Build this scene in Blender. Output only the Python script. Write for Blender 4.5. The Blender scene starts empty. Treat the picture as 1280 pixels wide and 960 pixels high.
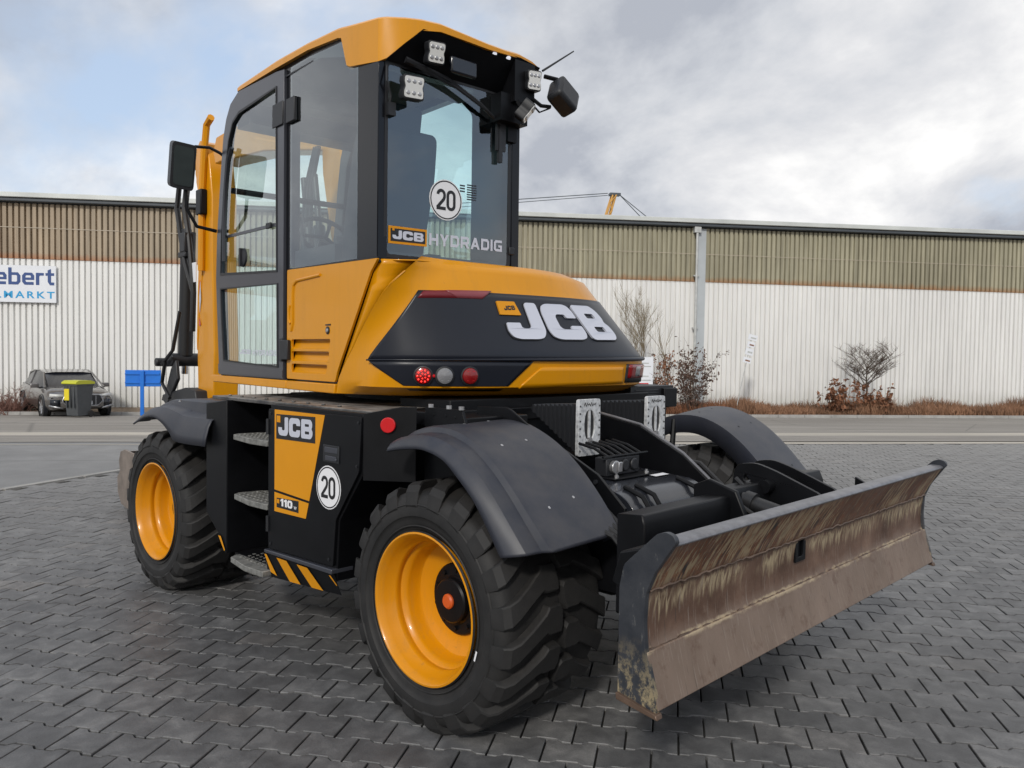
import bpy, bmesh, math, random
from mathutils import Vector, Matrix, noise
from mathutils.geometry import tessellate_polygon
random.seed(7)
rad=math.radians
sc=bpy.context.scene
col=sc.collection
# ------------------------------------------------------------------ camera
CAM=Vector((-3.776,3.252,1.508)); TH,PIT,ROL,FPX=.797,.0372,.01424,996.5
fd=Vector((math.cos(TH)*math.cos(PIT),-math.sin(TH)*math.cos(PIT),-math.sin(PIT)))
r0=Vector((-math.sin(TH),-math.cos(TH),0)); u0=r0.cross(fd)
rv=math.cos(ROL)*r0+math.sin(ROL)*u0; uv=-math.sin(ROL)*r0+math.cos(ROL)*u0
cd=bpy.data.cameras.new('camera'); cam=bpy.data.objects.new('camera',cd); col.objects.link(cam)
cam.matrix_world=Matrix(((rv.x,uv.x,-fd.x,CAM.x),(rv.y,uv.y,-fd.y,CAM.y),(rv.z,uv.z,-fd.z,CAM.z),(0,0,0,1)))
cd.sensor_width=36; cd.lens=FPX/1280*36; cd.clip_start=.05; cd.clip_end=1500
sc.camera=cam
# ------------------------------------------------------------------ sky, sun
SUN_EL=rad(33); sun_h=Vector((-.50,.87,0)).normalized()
sdir=Vector((sun_h.x*math.cos(SUN_EL),sun_h.y*math.cos(SUN_EL),math.sin(SUN_EL)))
w=bpy.data.worlds.new('World'); sc.world=w; w.use_nodes=True
nt=w.node_tree; N=nt.nodes; LK=nt.links; N.clear()
out=N.new('ShaderNodeOutputWorld'); bg=N.new('ShaderNodeBackground'); bg.inputs[1].default_value=.116
sky=N.new('ShaderNodeTexSky'); sky.sky_type='NISHITA'; sky.sun_disc=False
sky.sun_elevation=SUN_EL; sky.sun_rotation=math.atan2(sdir.x,sdir.y); sky.air_density=1.0; sky.dust_density=1.5
tc=N.new('ShaderNodeTexCoord'); sp=N.new('ShaderNodeSeparateXYZ'); LK.new(tc.outputs['Generated'],sp.inputs[0])
def mth(nt,op,a,b=None,c=None,clamp=False):
    n=nt.nodes.new('ShaderNodeMath'); n.operation=op; n.use_clamp=clamp
    for i,v in enumerate((a,b,c)):
        if v is None: continue
        if isinstance(v,(int,float)): n.inputs[i].default_value=v
        else: nt.links.new(v,n.inputs[i])
    return n.outputs[0]
zz=mth(nt,'ADD',mth(nt,'MAXIMUM',sp.outputs[2],0.0),.48)
cx_=mth(nt,'DIVIDE',sp.outputs[0],zz); cy_=mth(nt,'DIVIDE',sp.outputs[1],zz)
cb=N.new('ShaderNodeCombineXYZ'); LK.new(cx_,cb.inputs[0]); LK.new(cy_,cb.inputs[1])
def wnoise(scale,detail,rough,off,dist=0.0):
    mp=N.new('ShaderNodeMapping'); mp.inputs['Location'].default_value=off; LK.new(cb.outputs[0],mp.inputs[0])
    n=N.new('ShaderNodeTexNoise'); n.inputs['Scale'].default_value=scale; n.inputs['Detail'].default_value=detail
    n.inputs['Roughness'].default_value=rough; n.inputs['Distortion'].default_value=dist
    LK.new(mp.outputs[0],n.inputs[0]); return n.outputs[0]
def ramp(nt,src,stops):
    n=nt.nodes.new('ShaderNodeValToRGB'); cr=n.color_ramp
    while len(cr.elements)<len(stops): cr.elements.new(.5)
    for e,(p,c) in zip(cr.elements,stops): e.position=p; e.color=(*c,1) if len(c)==3 else c
    nt.links.new(src,n.inputs[0]); return n.outputs[0]
n1=wnoise(1.9,9,.58,(3.1,1.7,0),.2); n2=wnoise(1.1,7,.55,(2.3,-2.2,4.0),.2)
gray=ramp(nt,n1,[(.36,(4.0,4.25,4.8)),(.44,(5.5,5.7,6.1)),(.52,(6.9,6.95,7.15)),(.60,(8.8,8.75,8.7))])
cov=ramp(nt,n2,[(.36,(0,0,0)),(.47,(1,1,1))])
blue=N.new('ShaderNodeMixRGB'); blue.blend_type='MIX'; blue.inputs[0].default_value=.55
LK.new(sky.outputs[0],blue.inputs[1]); blue.inputs[2].default_value=(6.3,7.6,9.6,1)
mx=N.new('ShaderNodeMixRGB'); LK.new(cov,mx.inputs[0]); LK.new(blue.outputs[0],mx.inputs[1]); LK.new(gray,mx.inputs[2])
LK.new(mx.outputs[0],bg.inputs[0]); LK.new(bg.outputs[0],out.inputs[0])
sl=bpy.data.lights.new('sun','SUN'); sl.energy=2.0; sl.angle=rad(6); sl.color=(1,.96,.89)
so=bpy.data.objects.new('sun',sl); col.objects.link(so); so.rotation_euler=(-sdir).to_track_quat('-Z','Y').to_euler()
vs=sc.view_settings; vs.view_transform='Standard'; vs.look='None'; vs.exposure=0; vs.gamma=1
# ------------------------------------------------------------------ materials
def new_mat(name):
    m=bpy.data.materials.new(name); m.use_nodes=True
    b=m.node_tree.nodes['Principled BSDF']; return m,m.node_tree,b
def tnoise(nt,scale,detail=4,rough=.5,vec=None,coord='Object',stretch=None,dist=0):
    if vec is None:
        t=nt.nodes.new('ShaderNodeTexCoord'); vec=t.outputs[coord]
    if stretch:
        mp=nt.nodes.new('ShaderNodeMapping'); mp.inputs['Scale'].default_value=stretch
        nt.links.new(vec,mp.inputs[0]); vec=mp.outputs[0]
    n=nt.nodes.new('ShaderNodeTexNoise'); n.inputs['Scale'].default_value=scale; n.inputs['Detail'].default_value=detail
    n.inputs['Roughness'].default_value=rough; n.inputs['Distortion'].default_value=dist; nt.links.new(vec,n.inputs[0]); return n.outputs[0]
def mixc(nt,f,a,b,mode='MIX'):
    n=nt.nodes.new('ShaderNodeMixRGB'); n.blend_type=mode
    for i,v in enumerate((f,a,b)):
        if isinstance(v,(int,float)): n.inputs[i].default_value=v
        elif isinstance(v,tuple): n.inputs[i].default_value=(*v,1)
        else: nt.links.new(v,n.inputs[i])
    return n.outputs[0]
def bump(nt,b,h,strength,dist=.01):
    n=nt.nodes.new('ShaderNodeBump'); n.inputs['Strength'].default_value=strength; n.inputs['Distance'].default_value=dist
    nt.links.new(h,n.inputs['Height']); nt.links.new(n.outputs[0],b.inputs['Normal'])
def mat(name,c,rough=.5,metal=0,coat=0,var=.0,vs_=6,dust=0,dustc=(.22,.2,.17),bmp=0,bs=200,spec=.5,rv_=0):
    m,nt,b=new_mat(name); b.inputs['Roughness'].default_value=rough; b.inputs['Metallic'].default_value=metal
    b.inputs['Coat Weight'].default_value=coat; b.inputs['Coat Roughness'].default_value=.08
    b.inputs['Specular IOR Level'].default_value=spec
    src=c
    if var:
        n=tnoise(nt,vs_,5,.6); f=ramp(nt,n,[(.3,(0,0,0)),(.7,(1,1,1))])
        src=mixc(nt,f,tuple(x*(1-var) for x in c),tuple(min(1,x*(1+var)) for x in c))
    if dust:
        geo=nt.nodes.new('ShaderNodeNewGeometry'); s=nt.nodes.new('ShaderNodeSeparateXYZ'); nt.links.new(geo.outputs['Normal'],s.inputs[0])
        up=mth(nt,'MAXIMUM',s.outputs[2],0.0); dn=ramp(nt,tnoise(nt,9,6,.65),[(.35,(0,0,0)),(.75,(1,1,1))])
        f=mth(nt,'MULTIPLY',mth(nt,'MULTIPLY_ADD',up,.7,.3),dn); f=mth(nt,'MULTIPLY',f,dust)
        src=mixc(nt,f,src,dustc)
    if isinstance(src,tuple): b.inputs['Base Color'].default_value=(*src,1)
    else: nt.links.new(src,b.inputs['Base Color'])
    if rv_:
        n=tnoise(nt,4,5,.6); nt.links.new(mth(nt,'MULTIPLY_ADD',n,rv_,rough-rv_/2),b.inputs['Roughness'])
    if bmp: bump(nt,b,tnoise(nt,bs,3,.6),bmp,.002)
    return m
M={}
def yellow_paint(name,c,dirt=.07):
    m,nt,b=new_mat(name); t=nt.nodes.new('ShaderNodeTexCoord'); O=t.outputs['Object']
    base=mixc(nt,ramp(nt,tnoise(nt,2.5,4,.5,O),[(.3,(0,0,0)),(.7,(1,1,1))]),tuple(x*.96 for x in c),tuple(x*1.03 for x in c))
    st=ramp(nt,tnoise(nt,6,6,.7,O,stretch=(3.2,3.2,.35)),[(.50,(0,0,0)),(.72,(1,1,1))])     # faint water runs
    sp_=ramp(nt,tnoise(nt,55,5,.75,O),[(.60,(0,0,0)),(.70,(1,1,1))])                        # fine road specks
    cl=ramp(nt,tnoise(nt,1.7,5,.6,O),[(.40,(0,0,0)),(.65,(1,1,1))])
    f=mth(nt,'ADD',mth(nt,'MULTIPLY',st,dirt*1.2),mth(nt,'MULTIPLY',mth(nt,'MULTIPLY',sp_,cl),dirt*3.0),clamp=True)
    nt.links.new(mixc(nt,f,base,(.20,.13,.055)),b.inputs['Base Color'])
    b.inputs['Specular IOR Level'].default_value=.32; b.inputs['Coat Weight'].default_value=.15; b.inputs['Coat Roughness'].default_value=.07
    nt.links.new(mth(nt,'MULTIPLY_ADD',f,.9,.30),b.inputs['Roughness']); bump(nt,b,tnoise(nt,3.5,3,.5,O),.12,.012); return m
M['yellow']=yellow_paint('yellow_paint',(.66,.272,.002),.09)
M['yellow_rim']=yellow_paint('yellow_rim_paint',(.66,.26,.003),.16)
M['decal_yellow']=mat('decal_yellow',(.66,.27,.005),.5,var=.03,spec=.3)
M['black']=mat('black_paint',(.004,.0043,.0055),.42,var=.25,vs_=8,dust=.05,dustc=(.06,.055,.05),rv_=.2,spec=.22)
M['black_gloss']=mat('black_gloss',(.004,.0045,.007),.2,coat=.12,spec=.3)
M['panel_black']=mat('counterweight_black',(.010,.012,.019),.36,var=.1,spec=.4,vs_=3,bmp=.05,bs=300,rv_=.1)
M['plastic']=mat('black_plastic',(.014,.015,.018),.5,bmp=.15,bs=400)
M['fender']=mat('fender_plastic',(.023,.026,.037),.46,var=.15,vs_=4,dust=.22,dustc=(.16,.14,.12),bmp=.12,bs=500,rv_=.15)
M['rubber']=mat('tyre_rubber',(.012,.0118,.012),.70,var=.3,vs_=9,dust=.38,dustc=(.055,.047,.040),bmp=.35,bs=120)
M['frame_grey']=mat('door_frame_grey',(.055,.058,.072),.35,metal=.3,coat=.2,var=.05)
M['letter']=mat('silver_lettering',(.56,.58,.66),.35,metal=.1)
M['white']=mat('white_print',(.78,.78,.80),.5)
M['print_black']=mat('black_print',(.012,.012,.014),.5)
M['red']=mat('red_reflector',(.55,.008,.012),.2,coat=.5)
M['redfilm']=mat('dark_red_film',(.16,.014,.02),.3)
M['redfilm2']=mat('dark_red_film_light',(.22,.045,.055),.3)
M['steel']=mat('bare_steel',(.45,.45,.46),.35,metal=.8,var=.2,vs_=20)
M['chrome']=mat('chrome_rod',(.75,.75,.77),.12,metal=1)
M['seat']=mat('seat_fabric',(.018,.018,.022),.85,bmp=.3,bs=300)
M['interior']=mat('interior_plastic',(.03,.032,.038),.6)
M['orange']=mat('orange_cap',(.60,.095,.012),.5)
M['hose']=mat('hydraulic_hose',(.012,.012,.013),.45)
M['galv']=None
M['stepm']=mat('step_grating',(.20,.20,.19),.6,metal=.3,var=.45,vs_=30,dust=.6,dustc=(.30,.28,.25),bmp=.5,bs=90)
M['deck']=mat('dusty_deck',(.03,.03,.032),.5,dust=.9,dustc=(.45,.42,.38),var=.3,vs_=12)
M['bush']=mat('brown_twig',(.085,.06,.045),.85,var=.3)
M['branch']=mat('pale_branch',(.20,.16,.10),.8,var=.3)
M['leafbrown']=mat('dry_leaf',(.21,.09,.045),.8,var=.45,vs_=3)
M['leafdark']=mat('dark_dry_leaf',(.10,.055,.04),.8,var=.4,vs_=3)
M['drygrass']=mat('dry_grass',(.27,.165,.09),.9,var=.45,vs_=1.2)
M['redtwig']=mat('reddish_twig',(.17,.085,.065),.85,var=.35)
M['blue']=mat('blue_paint',(.008,.16,.62),.45,var=.06)
M['binbody']=mat('bin_plastic',(.065,.07,.075),.5,var=.15)
M['binlid']=mat('bin_lid_yellow',(.50,.50,.03),.45)
M['car']=mat('car_paint_grey',(.17,.16,.155),.22,metal=.6,coat=.7,var=.1)
M['cardark']=mat('car_dark_trim',(.012,.014,.02),.25,coat=.3)
M['wallwhite']=None
def lit_lens(name,c,e,r=.25):
    m,nt,b=new_mat(name); b.inputs['Base Color'].default_value=(*c,1); b.inputs['Roughness'].default_value=r
    b.inputs['Coat Weight'].default_value=.6
    if e: b.inputs['Emission Color'].default_value=(*c,1); b.inputs['Emission Strength'].default_value=e
    return m
M['redlit']=lit_lens('red_lamp_lit',(1,.03,.02),2.2); M['redlens']=lit_lens('red_lamp_lens',(.20,.005,.006),.05)
M['clear']=lit_lens('clear_lamp_lens',(.20,.20,.21),0,.12); M['led']=lit_lens('led_lens',(.62,.62,.60),0,.2)
def glass(name,tint,refl,rough=.0,ior=1.5):
    m=bpy.data.materials.new(name); m.use_nodes=True; nt=m.node_tree; nt.nodes.clear()
    o=nt.nodes.new('ShaderNodeOutputMaterial'); t=nt.nodes.new('ShaderNodeBsdfTransparent'); t.inputs[0].default_value=(*tint,1)
    g=nt.nodes.new('ShaderNodeBsdfGlossy'); g.inputs[0].default_value=(.9,.95,1,1); g.inputs['Roughness'].default_value=rough
    lw=nt.nodes.new('ShaderNodeLayerWeight'); lw.inputs[0].default_value=.5
    f=mth(nt,'MULTIPLY_ADD',mth(nt,'POWER',lw.outputs['Facing'],4.0),.85,refl,clamp=True)
    mx=nt.nodes.new('ShaderNodeMixShader'); nt.links.new(f,mx.inputs[0]); nt.links.new(t.outputs[0],mx.inputs[1]); nt.links.new(g.outputs[0],mx.inputs[2])
    nt.links.new(mx.outputs[0],o.inputs[0]); return m
M['glass']=glass('green_tinted_glass',(.86,.97,.95),.16)
M['glass_rear']=glass('rear_tinted_glass',(.70,.93,.95),.15)
M['glass_dark']=glass('car_glass',(.25,.28,.30),.12)
def mirror_mat():
    m,nt,b=new_mat('mirror_glass'); b.inputs['Base Color'].default_value=(.30,.36,.36,1); b.inputs['Metallic'].default_value=1; b.inputs['Roughness'].default_value=.03; return m
M['mirror']=mirror_mat()
def galv():
    m,nt,b=new_mat('galvanised_steel'); b.inputs['Metallic'].default_value=.35; b.inputs['Roughness'].default_value=.5
    t=nt.nodes.new('ShaderNodeTexCoord'); v=nt.nodes.new('ShaderNodeTexVoronoi'); v.inputs['Scale'].default_value=55; nt.links.new(t.outputs['Object'],v.inputs[0])
    n=tnoise(nt,30,6,.7); f=mth(nt,'ADD',mth(nt,'MULTIPLY',v.outputs[0],.5),mth(nt,'MULTIPLY',n,.8))
    nt.links.new(ramp(nt,f,[(.3,(.33,.34,.36)),(.75,(.68,.69,.70))]),b.inputs['Base Color']); return m
M['galv']=galv()
def rust_blade():
    m,nt,b=new_mat('worn_blade_steel'); t=nt.nodes.new('ShaderNodeTexCoord'); O=t.outputs['Object']
    s=nt.nodes.new('ShaderNodeSeparateXYZ'); nt.links.new(O,s.inputs[0]); Z=s.outputs[2]
    base=ramp(nt,tnoise(nt,5,6,.6,O),[(.3,(.085,.045,.028)),(.55,(.15,.088,.060)),(.75,(.23,.145,.10))])
    low=ramp(nt,tnoise(nt,3,5,.55,O,stretch=(1,1.4,.5)),[(.3,(.165,.118,.088)),(.7,(.25,.185,.145))])
    zl=mth(nt,'ADD',Z,mth(nt,'MULTIPLY_ADD',tnoise(nt,7,4,.5,O,stretch=(1,2,1)),.06,-.03))
    fl=ramp(nt,zl,[(.60,(1,1,1)),(.66,(0,0,0))])
    c=mixc(nt,fl,base,low)
    # slanted scrape streaks of dried cream clay and rust, combed by the dirt that slid over the plate
    mp=nt.nodes.new('ShaderNodeMapping'); mp.inputs['Rotation'].default_value=(rad(-36),0,0); mp.inputs['Scale'].default_value=(1,15,2.4); nt.links.new(O,mp.inputs[0])
    st=nt.nodes.new('ShaderNodeTexNoise'); st.inputs['Scale'].default_value=3.2; st.inputs['Detail'].default_value=6; st.inputs['Roughness'].default_value=.65; nt.links.new(mp.outputs[0],st.inputs[0])
    mp2=nt.nodes.new('ShaderNodeMapping'); mp2.inputs['Rotation'].default_value=(rad(-12),0,0); mp2.inputs['Scale'].default_value=(1,22,2.6); nt.links.new(O,mp2.inputs[0])
    st2=nt.nodes.new('ShaderNodeTexNoise'); st2.inputs['Scale'].default_value=2.6; st2.inputs['Detail'].default_value=6; st2.inputs['Roughness'].default_value=.6; nt.links.new(mp2.outputs[0],st2.inputs[0])
    patch=tnoise(nt,2.6,4,.6,O); patch2=tnoise(nt,4.2,4,.6,O,stretch=(1,1,.6))
    band=ramp(nt,Z,[(.79,(0,0,0)),(.83,(1,1,1)),(.92,(1,1,1)),(.95,(.5,.5,.5))])
    f1=mth(nt,'MULTIPLY',ramp(nt,mth(nt,'ADD',st.outputs[0],mth(nt,'MULTIPLY_ADD',patch,.8,-.40)),[(.49,(0,0,0)),(.57,(1,1,1))]),mth(nt,'MULTIPLY',band,.85))
    c=mixc(nt,f1,c,(.40,.31,.19))
    f1b=mth(nt,'MULTIPLY',ramp(nt,mth(nt,'ADD',st.outputs[0],mth(nt,'MULTIPLY_ADD',patch2,.4,-.2)),[(.36,(1,1,1)),(.42,(0,0,0))]),band)
    c=mixc(nt,f1b,c,(.028,.030,.030))
    f1c=mth(nt,'MULTIPLY',ramp(nt,st.outputs[0],[(.44,(0,0,0)),(.47,(1,1,1)),(.49,(1,1,1)),(.52,(0,0,0))]),mth(nt,'MULTIPLY',band,.8))
    c=mixc(nt,f1c,c,(.22,.07,.022))
    band2=ramp(nt,mth(nt,'ADD',Z,mth(nt,'MULTIPLY_ADD',st2.outputs[0],.22,-.11)),[(.71,(0,0,0)),(.76,(1,1,1)),(.775,(1,1,1)),(.79,(0,0,0))])
    f2=mth(nt,'MULTIPLY',mth(nt,'MULTIPLY',band2,ramp(nt,st2.outputs[0],[(.40,(.15,.15,.15)),(.52,(1,1,1))])),ramp(nt,patch2,[(.40,(.0,.0,.0)),(.50,(1,1,1))]))
    c=mixc(nt,mth(nt,'MULTIPLY',f2,.85),c,(.48,.39,.25))
    wn=mth(nt,'ADD',Z,mth(nt,'MULTIPLY_ADD',tnoise(nt,22,4,.6,O),.024,-.012))
    band3=ramp(nt,wn,[(.607,(0,0,0)),(.613,(1,1,1)),(.622,(1,1,1)),(.629,(0,0,0))])
    f3=mth(nt,'MULTIPLY',band3,ramp(nt,tnoise(nt,4,6,.7,O),[(.46,(.0,.0,.0)),(.55,(1,1,1))]))
    c=mixc(nt,mth(nt,'MULTIPLY',f3,.85),c,(.46,.37,.25))
    # fine crossing scratches, rust bloom and pale scuffs over the whole plate
    for an,th,cc,amt in ((58,.63,(.30,.25,.21),.5),(-74,.66,(.05,.038,.032),.55),(12,.67,(.33,.27,.22),.35)):
        mq=nt.nodes.new('ShaderNodeMapping'); mq.inputs['Rotation'].default_value=(rad(an),0,0); mq.inputs['Scale'].default_value=(1,90,5); nt.links.new(O,mq.inputs[0])
        sn=nt.nodes.new('ShaderNodeTexNoise'); sn.inputs['Scale'].default_value=1.6; sn.inputs['Detail'].default_value=3; nt.links.new(mq.outputs[0],sn.inputs[0])
        c=mixc(nt,mth(nt,'MULTIPLY',ramp(nt,sn.outputs[0],[(th,(0,0,0)),(th+.03,(1,1,1))]),amt),c,cc)
    c=mixc(nt,mth(nt,'MULTIPLY',ramp(nt,tnoise(nt,11,7,.72,O),[(.54,(0,0,0)),(.66,(1,1,1))]),.5),c,(.10,.05,.03))
    c=mixc(nt,mth(nt,'MULTIPLY',ramp(nt,tnoise(nt,16,7,.75,O,stretch=(1,1,.5)),[(.60,(0,0,0)),(.70,(1,1,1))]),.35),c,(.34,.27,.21))
    nt.links.new(c,b.inputs['Base Color']); b.inputs['Metallic'].default_value=.2; nt.links.new(mth(nt,'MULTIPLY_ADD',tnoise(nt,8,5,.6,O),.4,.34),b.inputs['Roughness'])
    bump(nt,b,tnoise(nt,70,5,.6,O),.25,.003); return m
M['blade']=rust_blade()
def cheek_mat():
    m,nt,b=new_mat('blade_side_steel'); t=nt.nodes.new('ShaderNodeTexCoord'); O=t.outputs['Object']
    s=nt.nodes.new('ShaderNodeSeparateXYZ'); nt.links.new(O,s.inputs[0]); Z=s.outputs[2]
    base=ramp(nt,tnoise(nt,9,6,.6,O),[(.35,(.018,.021,.028)),(.7,(.045,.048,.055))])
    scr=ramp(nt,tnoise(nt,30,7,.78,O,stretch=(1,1,.7)),[(.47,(0,0,0)),(.57,(1,1,1))])
    f=mth(nt,'MULTIPLY',scr,ramp(nt,Z,[(.47,(1,1,1)),(.66,(0,0,0))])); c=mixc(nt,mth(nt,'MULTIPLY',f,.8),base,(.36,.29,.17))
    f2=mth(nt,'MULTIPLY',ramp(nt,tnoise(nt,34,6,.7,O,stretch=(1,1,.4)),[(.60,(0,0,0)),(.66,(1,1,1))]),.35); c=mixc(nt,f2,c,(.2,.2,.19))
    nt.links.new(c,b.inputs['Base Color']); b.inputs['Roughness'].default_value=.45; bump(nt,b,tnoise(nt,80,4,.6,O),.2,.002); return m
M['cheek']=cheek_mat()
M['blade_top']=mat('worn_blade_edge',(.17,.17,.185),.38,metal=.4,var=.3,vs_=14,dust=.2)
M['edge_steel']=mat('cutting_edge',(.13,.085,.06),.5,metal=.4,var=.4,vs_=9)
M['bucket']=mat('bucket_steel',(.20,.165,.14),.55,metal=.2,var=.3,vs_=7)
def paver_mat():
    m,nt,b=new_mat('concrete_paver'); oi=nt.nodes.new('ShaderNodeObjectInfo'); at=nt.nodes.new('ShaderNodeAttribute'); at.attribute_name='tone'
    v=mth(nt,'FRACT',mth(nt,'ADD',oi.outputs['Random'],at.outputs['Fac']))
    geo=nt.nodes.new('ShaderNodeNewGeometry'); P=geo.outputs['Position']
    base=ramp(nt,v,[(0,(.069,.070,.073)),(.35,(.088,.089,.092)),(.75,(.104,.105,.108)),(.93,(.127,.127,.129)),(1,(.098,.091,.087))])
    big=ramp(nt,tnoise(nt,.45,4,.55,P),[(.32,(.70,.70,.71)),(.5,(.95,.95,.95)),(.68,(1.38,1.36,1.33))]); c=mixc(nt,1.0,base,big,'MULTIPLY')
    mid=ramp(nt,tnoise(nt,9,6,.62,P,dist=.4),[(.33,(.62,.62,.63)),(.5,(.98,.98,.98)),(.68,(1.60,1.58,1.54))]); c=mixc(nt,1.0,c,mid,'MULTIPLY')
    fine=ramp(nt,tnoise(nt,160,4,.7,P),[(.3,(.76,.76,.76)),(.7,(1.24,1.24,1.24))]); c=mixc(nt,1.0,c,fine,'MULTIPLY')
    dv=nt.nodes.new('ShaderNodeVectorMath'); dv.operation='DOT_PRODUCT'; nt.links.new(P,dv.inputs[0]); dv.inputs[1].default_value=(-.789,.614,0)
    dd=mth(nt,'ADD',dv.outputs['Value'],24.65)   # metres in front of the hall: grazing sheen, plus some road dust, painted as paler colour
    sheen_dust=ramp(nt,mth(nt,'MULTIPLY',mth(nt,'ADD',dd,mth(nt,'MULTIPLY_ADD',tnoise(nt,.5,5,.6,P),4.0,-2.0)),.04),[(.62,(1,1,1)),(.84,(.52,.52,.52)),(1.0,(.14,.14,.14))])
    c=mixc(nt,mth(nt,'MULTIPLY',sheen_dust,.75),c,(.24,.232,.222))
    oil=ramp(nt,tnoise(nt,1.3,5,.6,P),[(.62,(0,0,0)),(.70,(1,1,1))]); c=mixc(nt,mth(nt,'MULTIPLY',oil,.45),c,(.030,.030,.031))
    fl=ramp(nt,tnoise(nt,3.2,6,.7,P),[(.62,(0,0,0)),(.74,(1,1,1))]); c=mixc(nt,mth(nt,'MULTIPLY',fl,.25),c,(.21,.205,.20))
    nt.links.new(c,b.inputs['Base Color']); nt.links.new(mth(nt,'MULTIPLY_ADD',tnoise(nt,6,4,.6,P),.3,.34),b.inputs['Roughness'])
    bump(nt,b,tnoise(nt,90,5,.7,P),.35,.004); return m
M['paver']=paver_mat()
def ground_mat(name,c1,c2,sc1=.35,fine=.2,rough=.8,stretch=None,crack=0):
    m,nt,b=new_mat(name); geo=nt.nodes.new('ShaderNodeNewGeometry'); P=geo.outputs['Position']
    if stretch:
        mp0=nt.nodes.new('ShaderNodeMapping'); mp0.inputs['Rotation'].default_value=(0,0,rad(127.9)); nt.links.new(P,mp0.inputs[0])
        mp=nt.nodes.new('ShaderNodeMapping'); mp.inputs['Scale'].default_value=stretch; nt.links.new(mp0.outputs[0],mp.inputs[0]); PV=mp.outputs[0]
    else: PV=P
    c=mixc(nt,ramp(nt,tnoise(nt,sc1,7,.62,PV),[(.3,(0,0,0)),(.7,(1,1,1))]),c1,c2)
    c=mixc(nt,1.0,c,ramp(nt,tnoise(nt,60,4,.7,P),[(.3,(1-fine,)*3),(.7,(1+fine,)*3)]),'MULTIPLY')
    c=mixc(nt,1.0,c,ramp(nt,tnoise(nt,2.2,6,.6,PV),[(.3,(.84,.84,.84)),(.7,(1.15,1.15,1.15))]),'MULTIPLY')
    if crack:
        v=nt.nodes.new('ShaderNodeTexVoronoi'); v.feature='DISTANCE_TO_EDGE'; v.inputs['Scale'].default_value=.22; nt.links.new(P,v.inputs[0])
        c=mixc(nt,mth(nt,'MULTIPLY',ramp(nt,v.outputs[0],[(.0,(1,1,1)),(.008,(0,0,0))]),crack),c,(.05,.05,.05))
    nt.links.new(c,b.inputs['Base Color']); b.inputs['Roughness'].default_value=rough; bump(nt,b,tnoise(nt,110,4,.7,P),.4,.006); return m
M['bed']=ground_mat('joint_sand',(.022,.021,.02),(.04,.038,.034),2)
M['asphalt']=ground_mat('weathered_asphalt',(.165,.164,.163),(.225,.222,.218),.35,.22,.62,crack=.5)
M['road']=ground_mat('dusty_road',(.20,.183,.162),(.29,.268,.24),.5,.25,.8,stretch=(.25,1.6,1),crack=.4)
M['strip']=ground_mat('pale_concrete_strip',(.36,.33,.28),(.50,.455,.39),.8,.15,.8,stretch=(.2,1.8,1))
M['kerb']=ground_mat('kerb_concrete',(.26,.25,.235),(.36,.35,.33),2,.15,.8)
M['soil']=ground_mat('verge_soil',(.16,.11,.07),(.26,.20,.14),1.5,.3,.95)
def wall_mats():
    def mk(name,cols,rust=0,streak=.25):
        m,nt,b=new_mat(name); t=nt.nodes.new('ShaderNodeTexCoord'); O=t.outputs['Object']
        c=ramp(nt,tnoise(nt,.22,6,.6,O,stretch=(1,1,1)),[(.3,cols[0]),(.7,cols[1])])
        c=mixc(nt,1.0,c,ramp(nt,tnoise(nt,2.5,5,.6,O,stretch=(2.4,1,.12)),[(.3,(1-streak,)*3),(.7,(1+streak*.5,)*3)]),'MULTIPLY')
        if not rust:
            s2=nt.nodes.new('ShaderNodeSeparateXYZ'); nt.links.new(O,s2.inputs[0])
            fd_=ramp(nt,mth(nt,'MULTIPLY',mth(nt,'ADD',s2.outputs[2],mth(nt,'MULTIPLY',tnoise(nt,1.3,5,.65,O,stretch=(2,1,.5)),1.2)),.4),[(.22,(1,1,1)),(.62,(0,0,0))])
            c=mixc(nt,mth(nt,'MULTIPLY',fd_,.42),c,(.36,.35,.29))
        if rust:
            s=nt.nodes.new('ShaderNodeSeparateXYZ'); nt.links.new(O,s.inputs[0])
            # rust along the lower lap: band height falls slightly along the wall
            h=mth(nt,'SUBTRACT',s.outputs[2],mth(nt,'MULTIPLY_ADD',s.outputs[0],-.0067,5.17))
            f=ramp(nt,mth(nt,'ADD',h,mth(nt,'MULTIPLY_ADD',tnoise(nt,3,4,.6,O,stretch=(2,1,.3)),.3,-.15)),[(.0,(1,1,1)),(.10,(.6,.6,.6)),(.22,(0,0,0))])
            c=mixc(nt,mth(nt,'MULTIPLY',f,.75),c,(.33,.14,.055))
            gx=ramp(nt,mth(nt,'MULTIPLY',s.outputs[0],.05),[(.0,(1.06,.90,.77)),(.5,(1.02,.97,.89)),(1,(.98,1.0,.88))]); c=mixc(nt,1.0,c,gx,'MULTIPLY')
        nt.links.new(c,b.inputs['Base Color']); b.inputs['Roughness'].default_value=.5; return m
    M['wallwhite']=mk('white_cladding',((.73,.725,.705),(.80,.795,.775)),0,.10)
    M['wallbrown']=mk('weathered_translucent_cladding',((.30,.27,.215),(.40,.365,.295)),1,.35)
wall_mats()
M['roofedge']=mat('roof_edge_metal',(.56,.58,.56),.5,metal=.2,var=.15,vs_=.6)
M['gutter']=mat('gutter_metal',(.06,.07,.08),.5,var=.2,vs_=.8)
M['pipe']=mat('downpipe_zinc',(.48,.49,.48),.5,metal=.2,var=.15)
M['signnavy']=mat('navy_print',(.03,.07,.22),.5); M['signcyan']=mat('cyan_print',(.02,.32,.62),.5); M['signwhite']=mat('sign_board_white',(.74,.76,.80),.5,var=.03)
M['crane']=mat('crane_yellow',(.50,.26,.05),.5,var=.2)
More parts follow.
